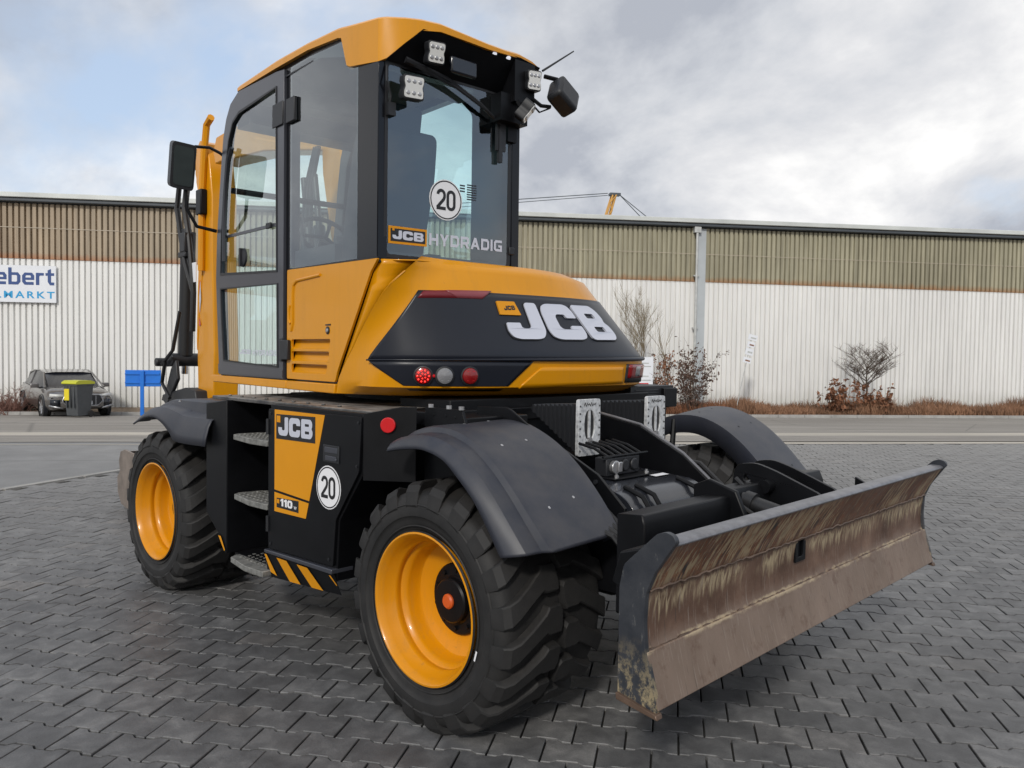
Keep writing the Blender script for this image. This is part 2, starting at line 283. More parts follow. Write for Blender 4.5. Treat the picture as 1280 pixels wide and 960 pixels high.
# ------------------------------------------------------------------ geometry helpers
def link(o,parent=None):
    col.objects.link(o)
    if parent is not None: o.parent=parent
    return o
UROT=rad(-5)
class MB:
    def __init__(s): s.v=[]; s.f=[]; s.m=[]; s.cur=0
    def add(s,vs,fs,mi=None):
        b=len(s.v); s.v+= [tuple(v) for v in vs]; s.f+=[tuple(b+i for i in f) for f in fs]; s.m+=[s.cur if mi is None else mi]*len(fs); return s
    def bb(s,x0,x1,y0,y1,z0,z1,mi=None):
        if x0>x1:x0,x1=x1,x0
        if y0>y1:y0,y1=y1,y0
        vs=[(x0,y0,z0),(x1,y0,z0),(x1,y1,z0),(x0,y1,z0),(x0,y0,z1),(x1,y0,z1),(x1,y1,z1),(x0,y1,z1)]
        return s.add(vs,[(0,3,2,1),(4,5,6,7),(0,1,5,4),(1,2,6,5),(2,3,7,6),(3,0,4,7)],mi)
    def box(s,c,size,R=None,mi=None):
        h=[x/2 for x in size]; vs=[]
        for dz in (-1,1):
            for dx,dy in ((-1,-1),(1,-1),(1,1),(-1,1)):
                p=Vector((dx*h[0],dy*h[1],dz*h[2]))
                if R is not None: p=R@p
                vs.append(p+Vector(c))
        return s.add(vs,[(0,3,2,1),(4,5,6,7),(0,1,5,4),(1,2,6,5),(2,3,7,6),(3,0,4,7)],mi)
    def poly(s,outer,holes,fn,t0,t1,mi=None,sides=True,back=True):
        """extrude a 2D polygon with holes: fn(a,b,t) -> point"""
        loops=[outer]+list(holes); pts=[p for l in loops for p in l]
        tris=tessellate_polygon([[Vector((p[0],p[1],0)) for p in l] for l in loops])
        n=len(pts); vs=[fn(p[0],p[1],t1) for p in pts]; fs=[]
        def ar(t): a,b,c=[pts[i] for i in t]; return (b[0]-a[0])*(c[1]-a[1])-(b[1]-a[1])*(c[0]-a[0])
        tris=[t if ar(t)>0 else (t[0],t[2],t[1]) for t in tris]
        fs+= [tuple(t) for t in tris]
        if sides:
            vs+=[fn(p[0],p[1],t0) for p in pts]
            if back: fs+=[(t[2]+n,t[1]+n,t[0]+n) for t in tris]
            k=0
            for li,l in enumerate(loops):
                a=sum(l[i][0]*l[(i+1)%len(l)][1]-l[(i+1)%len(l)][0]*l[i][1] for i in range(len(l)))
                ccw=(a>0)==(li==0)
                for i in range(len(l)):
                    i0=k+i;i1=k+(i+1)%len(l)
                    fs.append((i0,i0+n,i1+n,i1) if ccw else (i1,i1+n,i0+n,i0))
                k+=len(l)
        return s.add(vs,fs,mi)
    def side(s,outer,y0,y1,holes=(),mi=None):   # polygon in (x,z), between y0 and y1
        # for fn orientation: (x,z) ccw seen from -y
        return s.poly(outer,holes,lambda a,b,t:(a,t,b),max(y0,y1),min(y0,y1),mi)
    def plan(s,outer,z0,z1,holes=(),mi=None):
        return s.poly(outer,holes,lambda a,b,t:(a,b,t),z0,z1,mi)
    def front(s,outer,x0,x1,holes=(),mi=None):  # polygon in (y,z)
        return s.poly(outer,holes,lambda a,b,t:(t,a,b),min(x0,x1),max(x0,x1),mi)
    def tube(s,path,r,n=10,mi=None,caps=True,closed=False):
        P=[Vector(p) for p in path]; rs=r if isinstance(r,(list,tuple)) else [r]*len(P); vs=[];fs=[]
        t=(P[1]-P[0]).normalized(); up=Vector((0,0,1)) if abs(t.z)<.9 else Vector((1,0,0)); a=t.cross(up).normalized()
        for i,p in enumerate(P):
            if closed: t=(P[(i+1)%len(P)]-P[i-1]).normalized()
            else: t=(P[min(i+1,len(P)-1)]-P[max(i-1,0)]).normalized()
            a=(a-t*a.dot(t)).normalized(); b=t.cross(a)
            for k in range(n):
                an=2*math.pi*k/n; vs.append(p+(a*math.cos(an)+b*math.sin(an))*rs[i])
        L=len(P)
        for i in range(L if closed else L-1):
            j=(i+1)%L
            for k in range(n):
                k2=(k+1)%n; fs.append((i*n+k,i*n+k2,j*n+k2,j*n+k))
        if caps and not closed: fs.append(tuple(range(n-1,-1,-1))); fs.append(tuple((L-1)*n+k for k in range(n)))
        return s.add(vs,fs,mi)
    def cyl(s,a,b,r,n=20,mi=None): return s.tube([a,b],r,n,mi)
    def lathe(s,prof,origin,axis,n=48,mi=None,cap0=False,cap1=False):
        """prof: (radius, along)"""
        ax=Vector(axis).normalized(); up=Vector((0,0,1)) if abs(ax.z)<.9 else Vector((1,0,0)); e1=ax.cross(up).normalized(); e2=ax.cross(e1)
        vs=[];fs=[];m=len(prof)
        for k in range(n):
            an=2*math.pi*k/n; dv=e1*math.cos(an)+e2*math.sin(an)
            for (r,h) in prof: vs.append(Vector(origin)+dv*r+ax*h)
        for k in range(n):
            k2=(k+1)%n
            for i in range(m-1): fs.append((k*m+i,k2*m+i,k2*m+i+1,k*m+i+1))
        if cap0: fs.append(tuple(k*m for k in range(n)))
        if cap1: fs.append(tuple(k*m+m-1 for k in reversed(range(n))))
        return s.add(vs,fs,mi)
    def grid(s,fn,us,vs_,mi=None,flip=False):
        vs=[fn(u,v) for u in us for v in vs_]; n=len(vs_); fs=[]
        for i in range(len(us)-1):
            for j in range(n-1):
                q=(i*n+j,(i+1)*n+j,(i+1)*n+j+1,i*n+j+1); fs.append(q[::-1] if flip else q)
        return s.add(vs,fs,mi)
    def data(s,name,mats,sharp=34,norm=False):
        me=bpy.data.meshes.new(name); me.from_pydata(s.v,[],s.f)
        for m in (mats if isinstance(mats,(list,tuple)) else [mats]): me.materials.append(m)
        me.polygons.foreach_set('material_index',s.m)
        if norm:
            bm=bmesh.new(); bm.from_mesh(me); bmesh.ops.remove_doubles(bm,verts=bm.verts,dist=1e-5); bmesh.ops.recalc_face_normals(bm,faces=bm.faces); bm.to_mesh(me); bm.free()
        me.polygons.foreach_set('use_smooth',[True]*len(me.polygons)); me.set_sharp_from_angle(angle=rad(sharp)); me.update(); return me
    def build(s,name,mats,parent=None,U=False,bevel=0,loc=None,rz=0,sharp=34,norm=False,thick=0):
        o=bpy.data.objects.new(name,s.data(name,mats,sharp,norm)); link(o,parent)
        if U: o.rotation_euler=(0,0,UROT)
        if loc is not None: o.location=loc
        if rz: o.rotation_euler=(0,0,rz)
        if thick:
            md=o.modifiers.new('solid','SOLIDIFY'); md.thickness=thick; md.offset=0
        if bevel:
            md=o.modifiers.new('bevel','BEVEL'); md.width=bevel; md.segments=2; md.limit_method='ANGLE'; md.angle_limit=rad(35); md.harden_normals=False
        return o
def tag(o,label=None,cat=None,group=None,kind=None):
    if label: o['label']=label
    if cat: o['category']=cat
    if group: o['group']=group
    if kind: o['kind']=kind
    return o
def empty(name,loc=(0,0,0),rz=0,parent=None):
    o=bpy.data.objects.new(name,None); o.empty_display_size=.1; link(o,parent); o.location=loc; o.rotation_euler=(0,0,rz); return o
def inst(src,parent,loc=None,rot=None,name=None):
    c=src.copy(); col.objects.link(c); c.parent=parent
    if loc is not None: c.location=loc
    if rot is not None: c.rotation_euler=rot
    return c
def roundpoly(pts,r,n=3):
    out=[]; L=len(pts)
    for i in range(L):
        p=Vector(pts[i]); a=Vector(pts[i-1])-p; b=Vector(pts[(i+1)%L])-p
        ra=min(r,a.length*.45,b.length*.45); A=p+a.normalized()*ra; B=p+b.normalized()*ra
        for k in range(n+1):
            t=k/n; q=A*(1-t)**2+p*2*t*(1-t)+B*t*t; out.append((q.x,q.y))
    return out
_tc={}
def text2d(body,bold=0.0,spacing=1.0):
    key=(body,bold,spacing)
    if key in _tc: return _tc[key]
    cu=bpy.data.curves.new('t','FONT'); cu.body=body; cu.size=1; cu.offset=bold; cu.space_character=spacing; cu.resolution_u=3; cu.fill_mode='FRONT'
    o=bpy.data.objects.new('t',cu); col.objects.link(o); dg=bpy.context.evaluated_depsgraph_get(); dg.update()
    me=bpy.data.meshes.new_from_object(o.evaluated_get(dg)); vs=[tuple(v.co) for v in me.vertices]; fs=[tuple(p.vertices) for p in me.polygons]
    bpy.data.objects.remove(o); bpy.data.curves.remove(cu); bpy.data.meshes.remove(me)
    x0=min(v[0] for v in vs);x1=max(v[0] for v in vs);y0=min(v[1] for v in vs);y1=max(v[1] for v in vs)
    vs=[((v[0]-x0)/(x1-x0),(v[1]-y0)/(y1-y0)) for v in vs]
    _tc[key]=(vs,fs); return _tc[key]
def put_text(mb,body,fn,x0,x1,y0,y1,bold=0.0,spacing=1.0,mi=None):
    vs,fs=text2d(body,bold,spacing)
    mb.add([fn(x0+v[0]*(x1-x0),y0+v[1]*(y1-y0),0) for v in vs],fs,mi)
LJ=[[(.74,1),(.96,1),(1.14,1),(1.14,.80),(1.14,.22),(1.02,.04),(.84,0),(.30,0),(.10,.05),(0,.22),(0,.36),(0,.44),(.10,.44),(.34,.44),(.42,.44),(.43,.32),(.50,.29),(.66,.29),(.74,.34)]]
LC=[[(.28,1),(.98,1),(1.16,.95),(1.24,.80),(1.24,.70),(1.24,.61),(1.14,.61),(.92,.61),(.84,.61),(.81,.71),(.50,.71),(.42,.64),(.42,.36),(.50,.29),(.81,.29),(.84,.39),(.92,.39),(1.14,.39),(1.24,.39),(1.24,.30),(1.24,.20),(1.16,.05),(.98,0),(.28,0),(.08,.06),(0,.24),(0,.76),(.08,.94)]]
LB=[[(0,1),(1.0,1),(1.18,.84),(1.18,.62),(1.09,.52),(1.22,.40),(1.22,.17),(1.02,0),(0,0)],[(.40,.76),(.40,.62),(.84,.62),(.84,.76)],[(.40,.38),(.40,.23),(.86,.23),(.86,.38)]]
def put_jcb(mb,fn,x0,x1,y0,y1,t0=0,t1=.002,mi=None,sub=False):
    W_=3.86
    for L_,off in ((LJ,0),(LC,1.24),(LB,2.60)):
        lo=[[((p[0]+off)/W_*(x1-x0)+x0,p[1]*(y1-y0)+y0) for p in roundpoly(l,.13 if k_==0 else .05,3)] for k_,l in enumerate(L_)]
        if sub:
            lo=[[ (l[i][0]+(l[(i+1)%len(l)][0]-l[i][0])*k/3,l[i][1]+(l[(i+1)%len(l)][1]-l[i][1])*k/3) for i in range(len(l)) for k in range(3)] for l in lo]
        mb.poly(lo[0],lo[1:],fn,t0,t1,mi)
def stroke_path(P,w_):
    P=[Vector(p) for p in P]; Lr=[];Rr_=[]
    for i,p in enumerate(P):
        a=(P[i]-P[i-1]).normalized() if i else None; b=(P[i+1]-P[i]).normalized() if i<len(P)-1 else None
        if a is None: t=b; k=1
        elif b is None: t=a; k=1
        else: t=(a+b).normalized(); k=1/max(.35,t.dot(a))
        n=Vector((-t.y,t.x))*w_/2*k; Lr.append(tuple(p+n)); Rr_.append(tuple(p-n))
    return Rr_+Lr[::-1]
GL={'H':(1.1,[[(0,0),(.27,0),(.27,.38),(.83,.38),(.83,0),(1.1,0),(1.1,1),(.83,1),(.83,.62),(.27,.62),(.27,1),(0,1)]]),
'Y':(1.15,[[(.44,0),(.71,0),(.71,.38),(1.15,1),(.84,1),(.575,.62),(.31,1),(0,1),(.44,.38)]]),
'D':(1.1,[[(0,0),(.85,0),(1.1,.22),(1.1,.78),(.85,1),(0,1)],[(.27,.23),(.27,.77),(.74,.77),(.83,.68),(.83,.32),(.74,.23)]]),
'R':(1.12,[[(0,0),(.27,0),(.27,.32),(.60,.32),(.84,0),(1.15,0),(.90,.34),(1.1,.46),(1.1,.86),(.94,1),(0,1)],[(.27,.54),(.27,.77),(.78,.77),(.83,.72),(.83,.58),(.78,.54)]]),
'A':(1.2,[[(0,0),(.29,0),(.40,.20),(.80,.20),(.91,0),(1.2,0),(.74,1),(.46,1)],[(.49,.40),(.60,.66),(.71,.40)]]),
'I':(.27,[[(0,0),(.27,0),(.27,1),(0,1)]]),
'G':(1.12,[[(.22,0),(1.12,0),(1.12,.56),(.60,.56),(.60,.37),(.86,.37),(.86,.22),(.32,.22),(.27,.27),(.27,.73),(.32,.78),(1.1,.78),(1.1,1),(.22,1),(0,.82),(0,.18)]]),
'e':(1.0,[[(.2,0),(.95,0),(.95,.17),(.34,.17),(.28,.22),(.28,.29),(1.0,.29),(1.0,.55),(.82,.72),(.2,.72),(0,.55),(0,.17)],[(.28,.43),(.28,.50),(.34,.56),(.68,.56),(.73,.50),(.73,.43)]]),
'b':(1.0,[[(0,0),(.8,0),(1,.17),(1,.55),(.8,.72),(.28,.72),(.28,1),(0,1)],[(.28,.17),(.28,.56),(.66,.56),(.72,.5),(.72,.22),(.66,.17)]]),
'r':(.66,[[(0,0),(.28,0),(.28,.50),(.34,.56),(.66,.56),(.66,.72),(0,.72)]]),
't':(.72,[[(.18,.2),(.36,0),(.72,0),(.72,.17),(.46,.17),(.46,.56),(.72,.56),(.72,.72),(.46,.72),(.46,.97),(.18,.88),(.18,.72),(0,.72),(0,.56),(.18,.56)]]),
'1':(.55,[[(.22,0),(.55,0),(.55,1),(.30,1),(0,.80),(0,.58),(.22,.70)]]),
'0':(.95,[[(.2,0),(.75,0),(.95,.2),(.95,.8),(.75,1),(.2,1),(0,.8),(0,.2)],[(.32,.25),(.32,.75),(.63,.75),(.63,.25)]])}
def put_glyphs(mb,body,fn,x0,x1,y0,y1,gap=.2,mi=None):
    W_=sum(GL[c][0] for c in body)+gap*(len(body)-1); k=(x1-x0)/W_; o=0
    for c in body:
        lo=[[(x0+(p[0]+o)*k,y0+p[1]*(y1-y0)) for p in l] for l in GL[c][1]]
        mb.poly(lo[0],lo[1:],fn,0,.0008,mi); o+=GL[c][0]+gap
def put_20(mb,fn,r):
    h=r*1.02; w_=r*.40; sw=r*.155
    def arc(cx,cy,rx,ry,a0,a1,n=10): return [(cx+rx*math.cos(a0+(a1-a0)*i/n),cy+ry*math.sin(a0+(a1-a0)*i/n)) for i in range(n+1)]
    cx=-r*.30; rr_=w_/2; top=h/2-sw/2
    P=arc(cx,top-rr_,rr_,rr_,math.pi,0,12)+[(cx+rr_,top-rr_*1.5),(cx+rr_*.75,top-rr_*2.1),(cx-rr_,-h/2+sw*.9),(cx-rr_,-h/2+sw*.5)]
    mb.poly(stroke_path(P,sw),[],fn,0,.0006); mb.poly([(cx-rr_-sw/2,-h/2),(cx+rr_+sw/2,-h/2),(cx+rr_+sw/2,-h/2+sw),(cx-rr_-sw/2,-h/2+sw)],[],lambda a,b,t:fn(a,b,t+.0003),0,.0006)
    cx=r*.30; O_=arc(cx,h/2-rr_-sw/2,rr_+sw/2,rr_+sw/2,0,math.pi,10)+arc(cx,-h/2+rr_+sw/2,rr_+sw/2,rr_+sw/2,math.pi,2*math.pi,10)
    I_=arc(cx,h/2-rr_-sw/2,rr_-sw/2,rr_-sw/2,0,math.pi,10)+arc(cx,-h/2+rr_+sw/2,rr_-sw/2,rr_-sw/2,math.pi,2*math.pi,10)
    mb.poly(O_,[I_],fn,0,.0006)
def circ(cx,cy,rx,ry=None,n=28): ry=ry or rx; return [(cx+rx*math.cos(2*math.pi*k/n),cy+ry*math.sin(2*math.pi*k/n)) for k in range(n)]
# ================================================================== SETTING
# wall frame: s runs along the hall to the right, d is the distance in front of the hall
A0=Vector((28.10,-4.04,0)); WU=Vector((-.614,-.789,0)).normalized(); WN=Vector((WU.y,-WU.x,0)); WROT=math.atan2(WU.y,WU.x)
def zg(d): return 0.0 if d>=16 else (-.6 if d<=3 else -.6*(16-d)/13)
def W(s,d,z=None):
    p=A0+WU*s+WN*d; p.z=zg(d)+(0 if z is None else z); return p
def strip(name,s0,s1,ds,dz,m,kind='structure'):
    mb=MB(); ns=12
    for j in range(len(ds)-1):
        for i in range(ns):
            a=s0+(s1-s0)*i/ns; b=s0+(s1-s0)*(i+1)/ns
            mb.add([W(a,ds[j],dz),W(b,ds[j],dz),W(b,ds[j+1],dz),W(a,ds[j+1],dz)],[(0,1,2,3)])
    o=mb.build(name,m,norm=False); o['kind']=kind; return o
tag(strip('ground',-400,400,[-300,0,3,16,60,300],-.06,M['soil']))
strip('road',-120,160,[3.0,16],-.002+.0,M['road'])
o=strip('concrete_strip',-120,160,[13.2,16.46],.004,M['strip'])
strip('verge',-120,160,[-.5,2.85],.05,M['soil'])
mb=MB()
for i in range(-60,100):
    p=W(i*1.0,2.85); q=W(i*1.0+.985,2.85)
    mb.add([p+WN*0,q+WN*0,q+WN*.15,p+WN*.15]+[v+Vector((0,0,.10)) for v in (p,q,q+WN*.13,p+WN*.13)],[(4,5,6,7),(3,2,6,7),(0,3,7,4),(1,5,6,2)])
mb.build('kerb',M['kerb'],norm=True)['kind']='structure'
# asphalt yard left of the paving edge
E0=Vector((5.952,1.028,0)); ED=Vector((.41,-.91,0)).normalized()
P1=E0+ED*5.1; mb=MB()
mb.add([P1+Vector((0,0,.0)),W(-90,16.3)+Vector((0,0,0)),W(-90,75),E0-ED*70],[(0,3,2,1)]); 
o=mb.build('yard_asphalt',M['asphalt']); o['kind']='structure'
mb=MB(); ln=0
nrmE=Vector((-ED.y,ED.x,0))
while ln<22:
    p=E0+ED*(5.0-ln); q=p-ED*.97
    k=nrmE*.05
    mb.add([p-k+Vector((0,0,-.05)),p+k+Vector((0,0,-.05)),q+k+Vector((0,0,-.05)),q-k+Vector((0,0,-.05)),p-k*.9+Vector((0,0,.006)),p+k*.9+Vector((0,0,.006)),q+k*.9+Vector((0,0,.006)),q-k*.9+Vector((0,0,.006))],[(4,5,6,7),(0,1,5,4),(1,2,6,5),(2,3,7,6),(3,0,4,7)])
    ln+=1.0
mb.build('paving_edge_stones',M['kerb'],norm=True)['kind']='structure'
# paving: bed + interlocking double-T pavers
bed=MB(); bed.add([P1+Vector((0,0,-.022)),E0-ED*30+Vector((0,0,-.022)),Vector((-14,14,-.022)),Vector((-30,-8,-.022)),W(60,16.2)+Vector((0,0,-.022))],[(0,1,2,3,4)])
bed=bed.build('paving',M['bed']); bed['kind']='structure'
e1=Vector((math.cos(rad(-147)),math.sin(rad(-147)),0)); e2=Vector((math.cos(rad(-57)),math.sin(rad(-57)),0))
PL,PH=.2035,.1655; O0=Vector((-.60,2.37,0))+e1*PL*.5
def paver_outline(g):
    L=PL/2-g; H=PH/2-g*1.25; b=.0095
    top=[(L,H+b),(L-.035,H+b),(L-.058,H-b),(-L+.058,H-b),(-L+.035,H+b),(-L,H+b)]
    return [(-x,-y) for x,y in reversed(top)][::-1] and [(L,-H-b)]+top+[(-L,-H-b),(-L+.035,-H-b),(-L+.058,-H+b),(L-.058,-H+b),(L-.035,-H-b)]
def paver_geo(c,dz,tx,ty,full=True):
    o1=paver_outline(.0058); o0=paver_outline(.0038); n=len(o1); vs=[];fs=[]
    for (x,y) in o1: vs.append(c+e1*x+e2*y+Vector((0,0,dz+x*tx+y*ty)))
    for (x,y) in o0: vs.append(c+e1*x+e2*y+Vector((0,0,dz-.0030+x*tx+y*ty)))
    fs.append(tuple(range(n)))
    for i in range(n): j=(i+1)%n; fs.append((i,i+n,j+n,j))
    if full:
        for (x,y) in o0: vs.append(c+e1*x+e2*y+Vector((0,0,-.03)))
        for i in range(n): j=(i+1)%n; fs.append((i+n,i+2*n,j+2*n,j+n))
    return vs,fs
def infr(p,mx,my0,my1):
    v=p-CAM; z=v.dot(fd)
    if z<.3: return None
    x=640+FPX*v.dot(rv)/z; y=480-FPX*v.dot(uv)/z
    return (x,y,z) if -mx<x<1280+mx and my0<y<my1 else None
cells=[]
def inside(p):
    if (p-E0).dot(nrmE)>-.14: return False
    dW=(p-A0).dot(WN); return dW>16.45
nv=nrmE.copy()
if (CAM-E0).dot(nrmE)>0: nrmE=-nrmE
rr=random.Random(3)
for j in range(-170,170):
    for i in range(-150,150):
        p=O0+e1*PL*(i+(.5 if j%2 else 0))+e2*PH*j
        q=infr(p,420,0,1500)
        if q is None or not inside(p): continue
        if q[2]>21: continue
        cells.append((q[2],p,q))
print('paver cells',len(cells))
cells.sort(key=lambda t:t[0])
def hidden(q): # under the machine's wheels
    return 440<q[0]<760 and q[1]<900 and q[1]>560 or (150<q[0]<330 and 560<q[1]<740)
vis=[c for c in cells if -10<c[2][0]<1290 and c[2][1]<975 and not hidden(c[2])][:300]
vid=set(id(c[1]) for c in vis)
protos=[]
for k in range(3):
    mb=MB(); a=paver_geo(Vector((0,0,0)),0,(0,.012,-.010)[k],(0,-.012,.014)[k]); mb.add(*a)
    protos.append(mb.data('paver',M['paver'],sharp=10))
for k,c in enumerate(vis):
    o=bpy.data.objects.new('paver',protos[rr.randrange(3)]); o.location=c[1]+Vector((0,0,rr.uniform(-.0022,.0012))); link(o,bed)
mb=MB(); tones=[]
for c in cells:
    if id(c[1]) in vid: continue
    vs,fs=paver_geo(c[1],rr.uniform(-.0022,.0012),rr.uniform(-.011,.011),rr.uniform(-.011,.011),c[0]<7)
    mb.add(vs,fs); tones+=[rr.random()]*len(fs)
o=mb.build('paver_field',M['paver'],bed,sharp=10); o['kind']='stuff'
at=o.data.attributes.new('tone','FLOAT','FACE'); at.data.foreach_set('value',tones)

# ---------------------------------------------------------------- warehouse
HALL=empty('warehouse',W(0,0,0),WROT)
tag(HALL,'long industrial hall with white ribbed cladding and weathered brown upper band','building')
EAVE=7.2+.03; BX=lambda s:5.17-.0067*s   # height of the lap between white and brown sheets
def ribbed(s0,s1,zlo,zhi,y0,m,name,period=.192,depth=.075):
    mb=MB(); pr=[(0,0),(.60,0),(.68,1),(.93,1)]; vs=[]; n=int((s1-s0)/period)
    pts=[(s0+(i+a)*period,y0+b*depth) for i in range(n) for a,b in pr]
    for (x,y) in pts: vs+= [(x,y,zlo(x)),(x,y,zhi(x))]
    mb.add(vs,[(2*i,2*i+2,2*i+3,2*i+1) for i in range(len(pts)-1)])
    return mb.build(name,m,HALL,sharp=20)
ribbed(-34,70,lambda x:.0,lambda x:BX(x)+.05,-.02,M['wallwhite'],'white_cladding')
ribbed(-34,70,lambda x:BX(x),lambda x:EAVE-.18,-.045,M['wallbrown'],'upper_cladding',depth=.085)
mb=MB()
for k in range(-17,36):
    x0=k*2.0; mb.add([(x0,-.058,BX(x0)+1.05),(x0+1.96,-.058,BX(x0)+1.04),(x0+1.96,-.052,BX(x0)+1.06),(x0,-.052,BX(x0)+1.07)],[(0,1,2,3)])
mb.build('sheet_lap_line',mat('lap_line',(.42,.36,.28),.6),HALL)
mb=MB(); mb.bb(-34,70,.06,.4,-.3,EAVE-.1); mb.bb(-34,70,.4,40,5.0,EAVE-.1); mb.build('wall_core',M['gutter'],HALL)
mb=MB(); mb.bb(-34.4,70.4,-.34,.5,EAVE-.02,EAVE+.15); mb.build('roof_edge',M['roofedge'],HALL,bevel=.02)
mb=MB(); mb.bb(-34.4,70.4,-.27,-.06,EAVE-.15,EAVE-.022); mb.build('gutter',M['gutter'],HALL,bevel=.03)
mb=MB()
mb.add([(-34.4,.5,EAVE+.02),(70.4,.5,EAVE+.02),(70.4,22,EAVE+1.0),(-34.4,22,EAVE+1.0)],[(0,1,2,3)]); mb.build('roof',M['roofedge'],HALL)
def spx(px,d):  # where the ray through column px meets the plane d metres before the wall
    v=rv*((px-640)/FPX)+fd+uv*((480-450)/FPX); p0=A0+WN*d; t=(p0-CAM).dot(WN)/v.dot(WN); q=CAM+v*t; return (q-A0).dot(WU)
s_dp=spx(868,.15)
mb=MB(); mb.cyl((0,0,-.0),(0,0,EAVE-.25),.05,14); mb.box((0,.03,EAVE-.26),(.26,.2,.22)); 
for z in (1.2,3.2,5.2): mb.bb(-.10,.10,-.0,.12,z,z+.05)
o=mb.build('downpipe',M['pipe'],HALL,loc=(s_dp,-.17,0))
mb=MB(); mb.bb(.08,.40,-.062,-.01,0,EAVE-.20); o=mb.build('smooth_cover_sheet',mat('cover_sheet_grey',(.43,.46,.48),.5,var=.12,vs_=1),HALL,loc=(s_dp,0,0))
# sign on the wall
sR=spx(71,.1); SIGN=empty('wall_sign',W(sR,.1,0),WROT); tag(SIGN,'white sign board reading ebert and LMARKT on the hall wall','sign')
zt=4.92; zb_=3.66
mb=MB(); mb.bb(-5.6,0,-.03,.03,zb_,zt); mb.build('board',M['signwhite'],SIGN)
k=2.02/71
fnS=lambda a,b,t:(a,-.034-t,b)
def sx(px): return spx(px,.13)-sR
mb=MB(); put_glyphs(mb,'ebert',fnS,sx(-6),sx(68.5),4.26,4.84,.14); mb.build('lettering_navy',M['signnavy'],SIGN)
mb=MB(); put_text(mb,'LMARKT',fnS,sx(-5),sx(69),3.80,4.04,bold=.022,spacing=1.35); mb.build('lettering_cyan',M['signcyan'],SIGN)
# ---------------------------------------------------------------- vegetation and street things
def twig_tree(name,loc,h,spread,n,seed,m,levels=3,leaves=0,leafm=None,r0_=.05,upright=.6,leafsize=.05,trunk=.25,parts=('trunk','crown')):
    R=random.Random(seed); root=empty(name,loc); tr=MB(); cr=MB(); lv=MB()
    def branch(p,dv,L,r,lev,mbx):
        pts=[p]; d0=dv.normalized(); seg=4
        for i in range(seg):
            d0=(d0+Vector((R.gauss(0,.13),R.gauss(0,.13),R.gauss(.05,.08)))).normalized(); p=p+d0*L/seg; pts.append(p)
        mbx.tube(pts,[r*(1-.7*i/seg) for i in range(seg+1)],4 if lev else 7,caps=False)
        if lev<levels:
            for k in range(n if lev else int(n*1.6)):
                t=R.uniform(.25 if lev else trunk,1); q=pts[min(seg-1,int(t*seg))].lerp(pts[min(seg,int(t*seg)+1)],t*seg%1)
                a=R.uniform(0,6.28); out=Vector((math.cos(a),math.sin(a),0))
                branch(q,d0*upright+out*spread+Vector((0,0,.25)),L*R.uniform(.38,.62),max(r*.42,.0045),lev+1,cr)
        if leaves and lev>=levels-1:
            for k in range(leaves):
                q=pts[R.randrange(1,seg+1)]+Vector((R.gauss(0,.05),R.gauss(0,.05),R.gauss(0,.05)))
                s=leafsize*R.uniform(.6,1.3); a=Vector((R.gauss(0,1),R.gauss(0,1),R.gauss(0,1))).normalized(); b=a.cross(Vector((R.gauss(0,1),R.gauss(0,1),R.gauss(0,1)))).normalized()
                c=a.cross(b)
                lv.add([q-a*s,q+b*s*.5+c*s*.15,q+a*s,q-b*s*.5+c*s*.15],[(0,1,2,3)])
    branch(Vector((0,0,0)),Vector((R.uniform(-.08,.08),R.uniform(-.08,.08),1)),h*.75,r0_,0,tr)
    tr.build(parts[0],m,root); cr.build(parts[1],m,root)
    if leaves: lv.build('leaves',leafm or M['leafbrown'],root)
    return root
def multi_shrub(name,loc,h,w_,stems,seed,m,leaves,leafm,leafsize=.05):
    R=random.Random(seed); root=empty(name,loc); cr=MB(); lv=MB()
    for s in range(stems):
        a=R.uniform(0,6.28); p=Vector((R.gauss(0,w_*.15),R.gauss(0,w_*.15),0)); d0=Vector((math.cos(a)*R.uniform(.1,w_/h*.75),math.sin(a)*R.uniform(.1,w_/h*.75),1)).normalized(); L=h*R.uniform(.55,1.05)
        pts=[p]
        for i in range(5): d0=(d0+Vector((R.gauss(0,.12),R.gauss(0,.12),R.gauss(0,.05)))).normalized(); p=p+d0*L/5; pts.append(p)
        cr.tube(pts,[.012*(1-.15*i) for i in range(6)],4,caps=False)
        for k in range(6):
            q=pts[R.randrange(1,6)]; dv=(d0+Vector((R.gauss(0,.7),R.gauss(0,.7),R.gauss(0,.3)))).normalized(); q2=q+dv*L*R.uniform(.12,.3)
            cr.tube([q,q.lerp(q2,.5)+Vector((0,0,.02)),q2],[.006,.005,.003],3,caps=False)
            for l in range(leaves):
                c=q.lerp(q2,R.random())+Vector((R.gauss(0,.04),R.gauss(0,.04),R.gauss(0,.04))); s_=leafsize*R.uniform(.6,1.4)
                a_=Vector((R.gauss(0,1),R.gauss(0,1),R.gauss(0,1))).normalized(); b_=a_.orthogonal().normalized(); c_=a_.cross(b_)
                lv.add([c-a_*s_,c+b_*s_*.5+c_*s_*.2,c+a_*s_,c-b_*s_*.5+c_*s_*.2],[(0,1,2,3)])
    cr.build('stems',m,root)
    if leaves: lv.build('leaves',leafm,root)
    return root
def at_px(px,d,z=0): return W(spx(px,d),d,z)
tag(twig_tree('bare_tree',at_px(806,2.2),4.1,.5,7,11,M['branch'],r0_=.04,upright=1.0),'tall bare young tree in front of the hall, left of the downpipe','tree')
tag(twig_tree('bare_tree',at_px(838,1.9),3.4,.40,6,23,M['branch'],r0_=.03,upright=1.0,levels=2),'thin bare sapling between the tall bare tree and the leafy shrub','tree')
tag(multi_shrub('beech_shrub',at_px(826,2.5),2.0,.7,26,5,M['bush'],5,M['leafbrown']),'brown leafy shrub directly right of the white notice board','shrub')
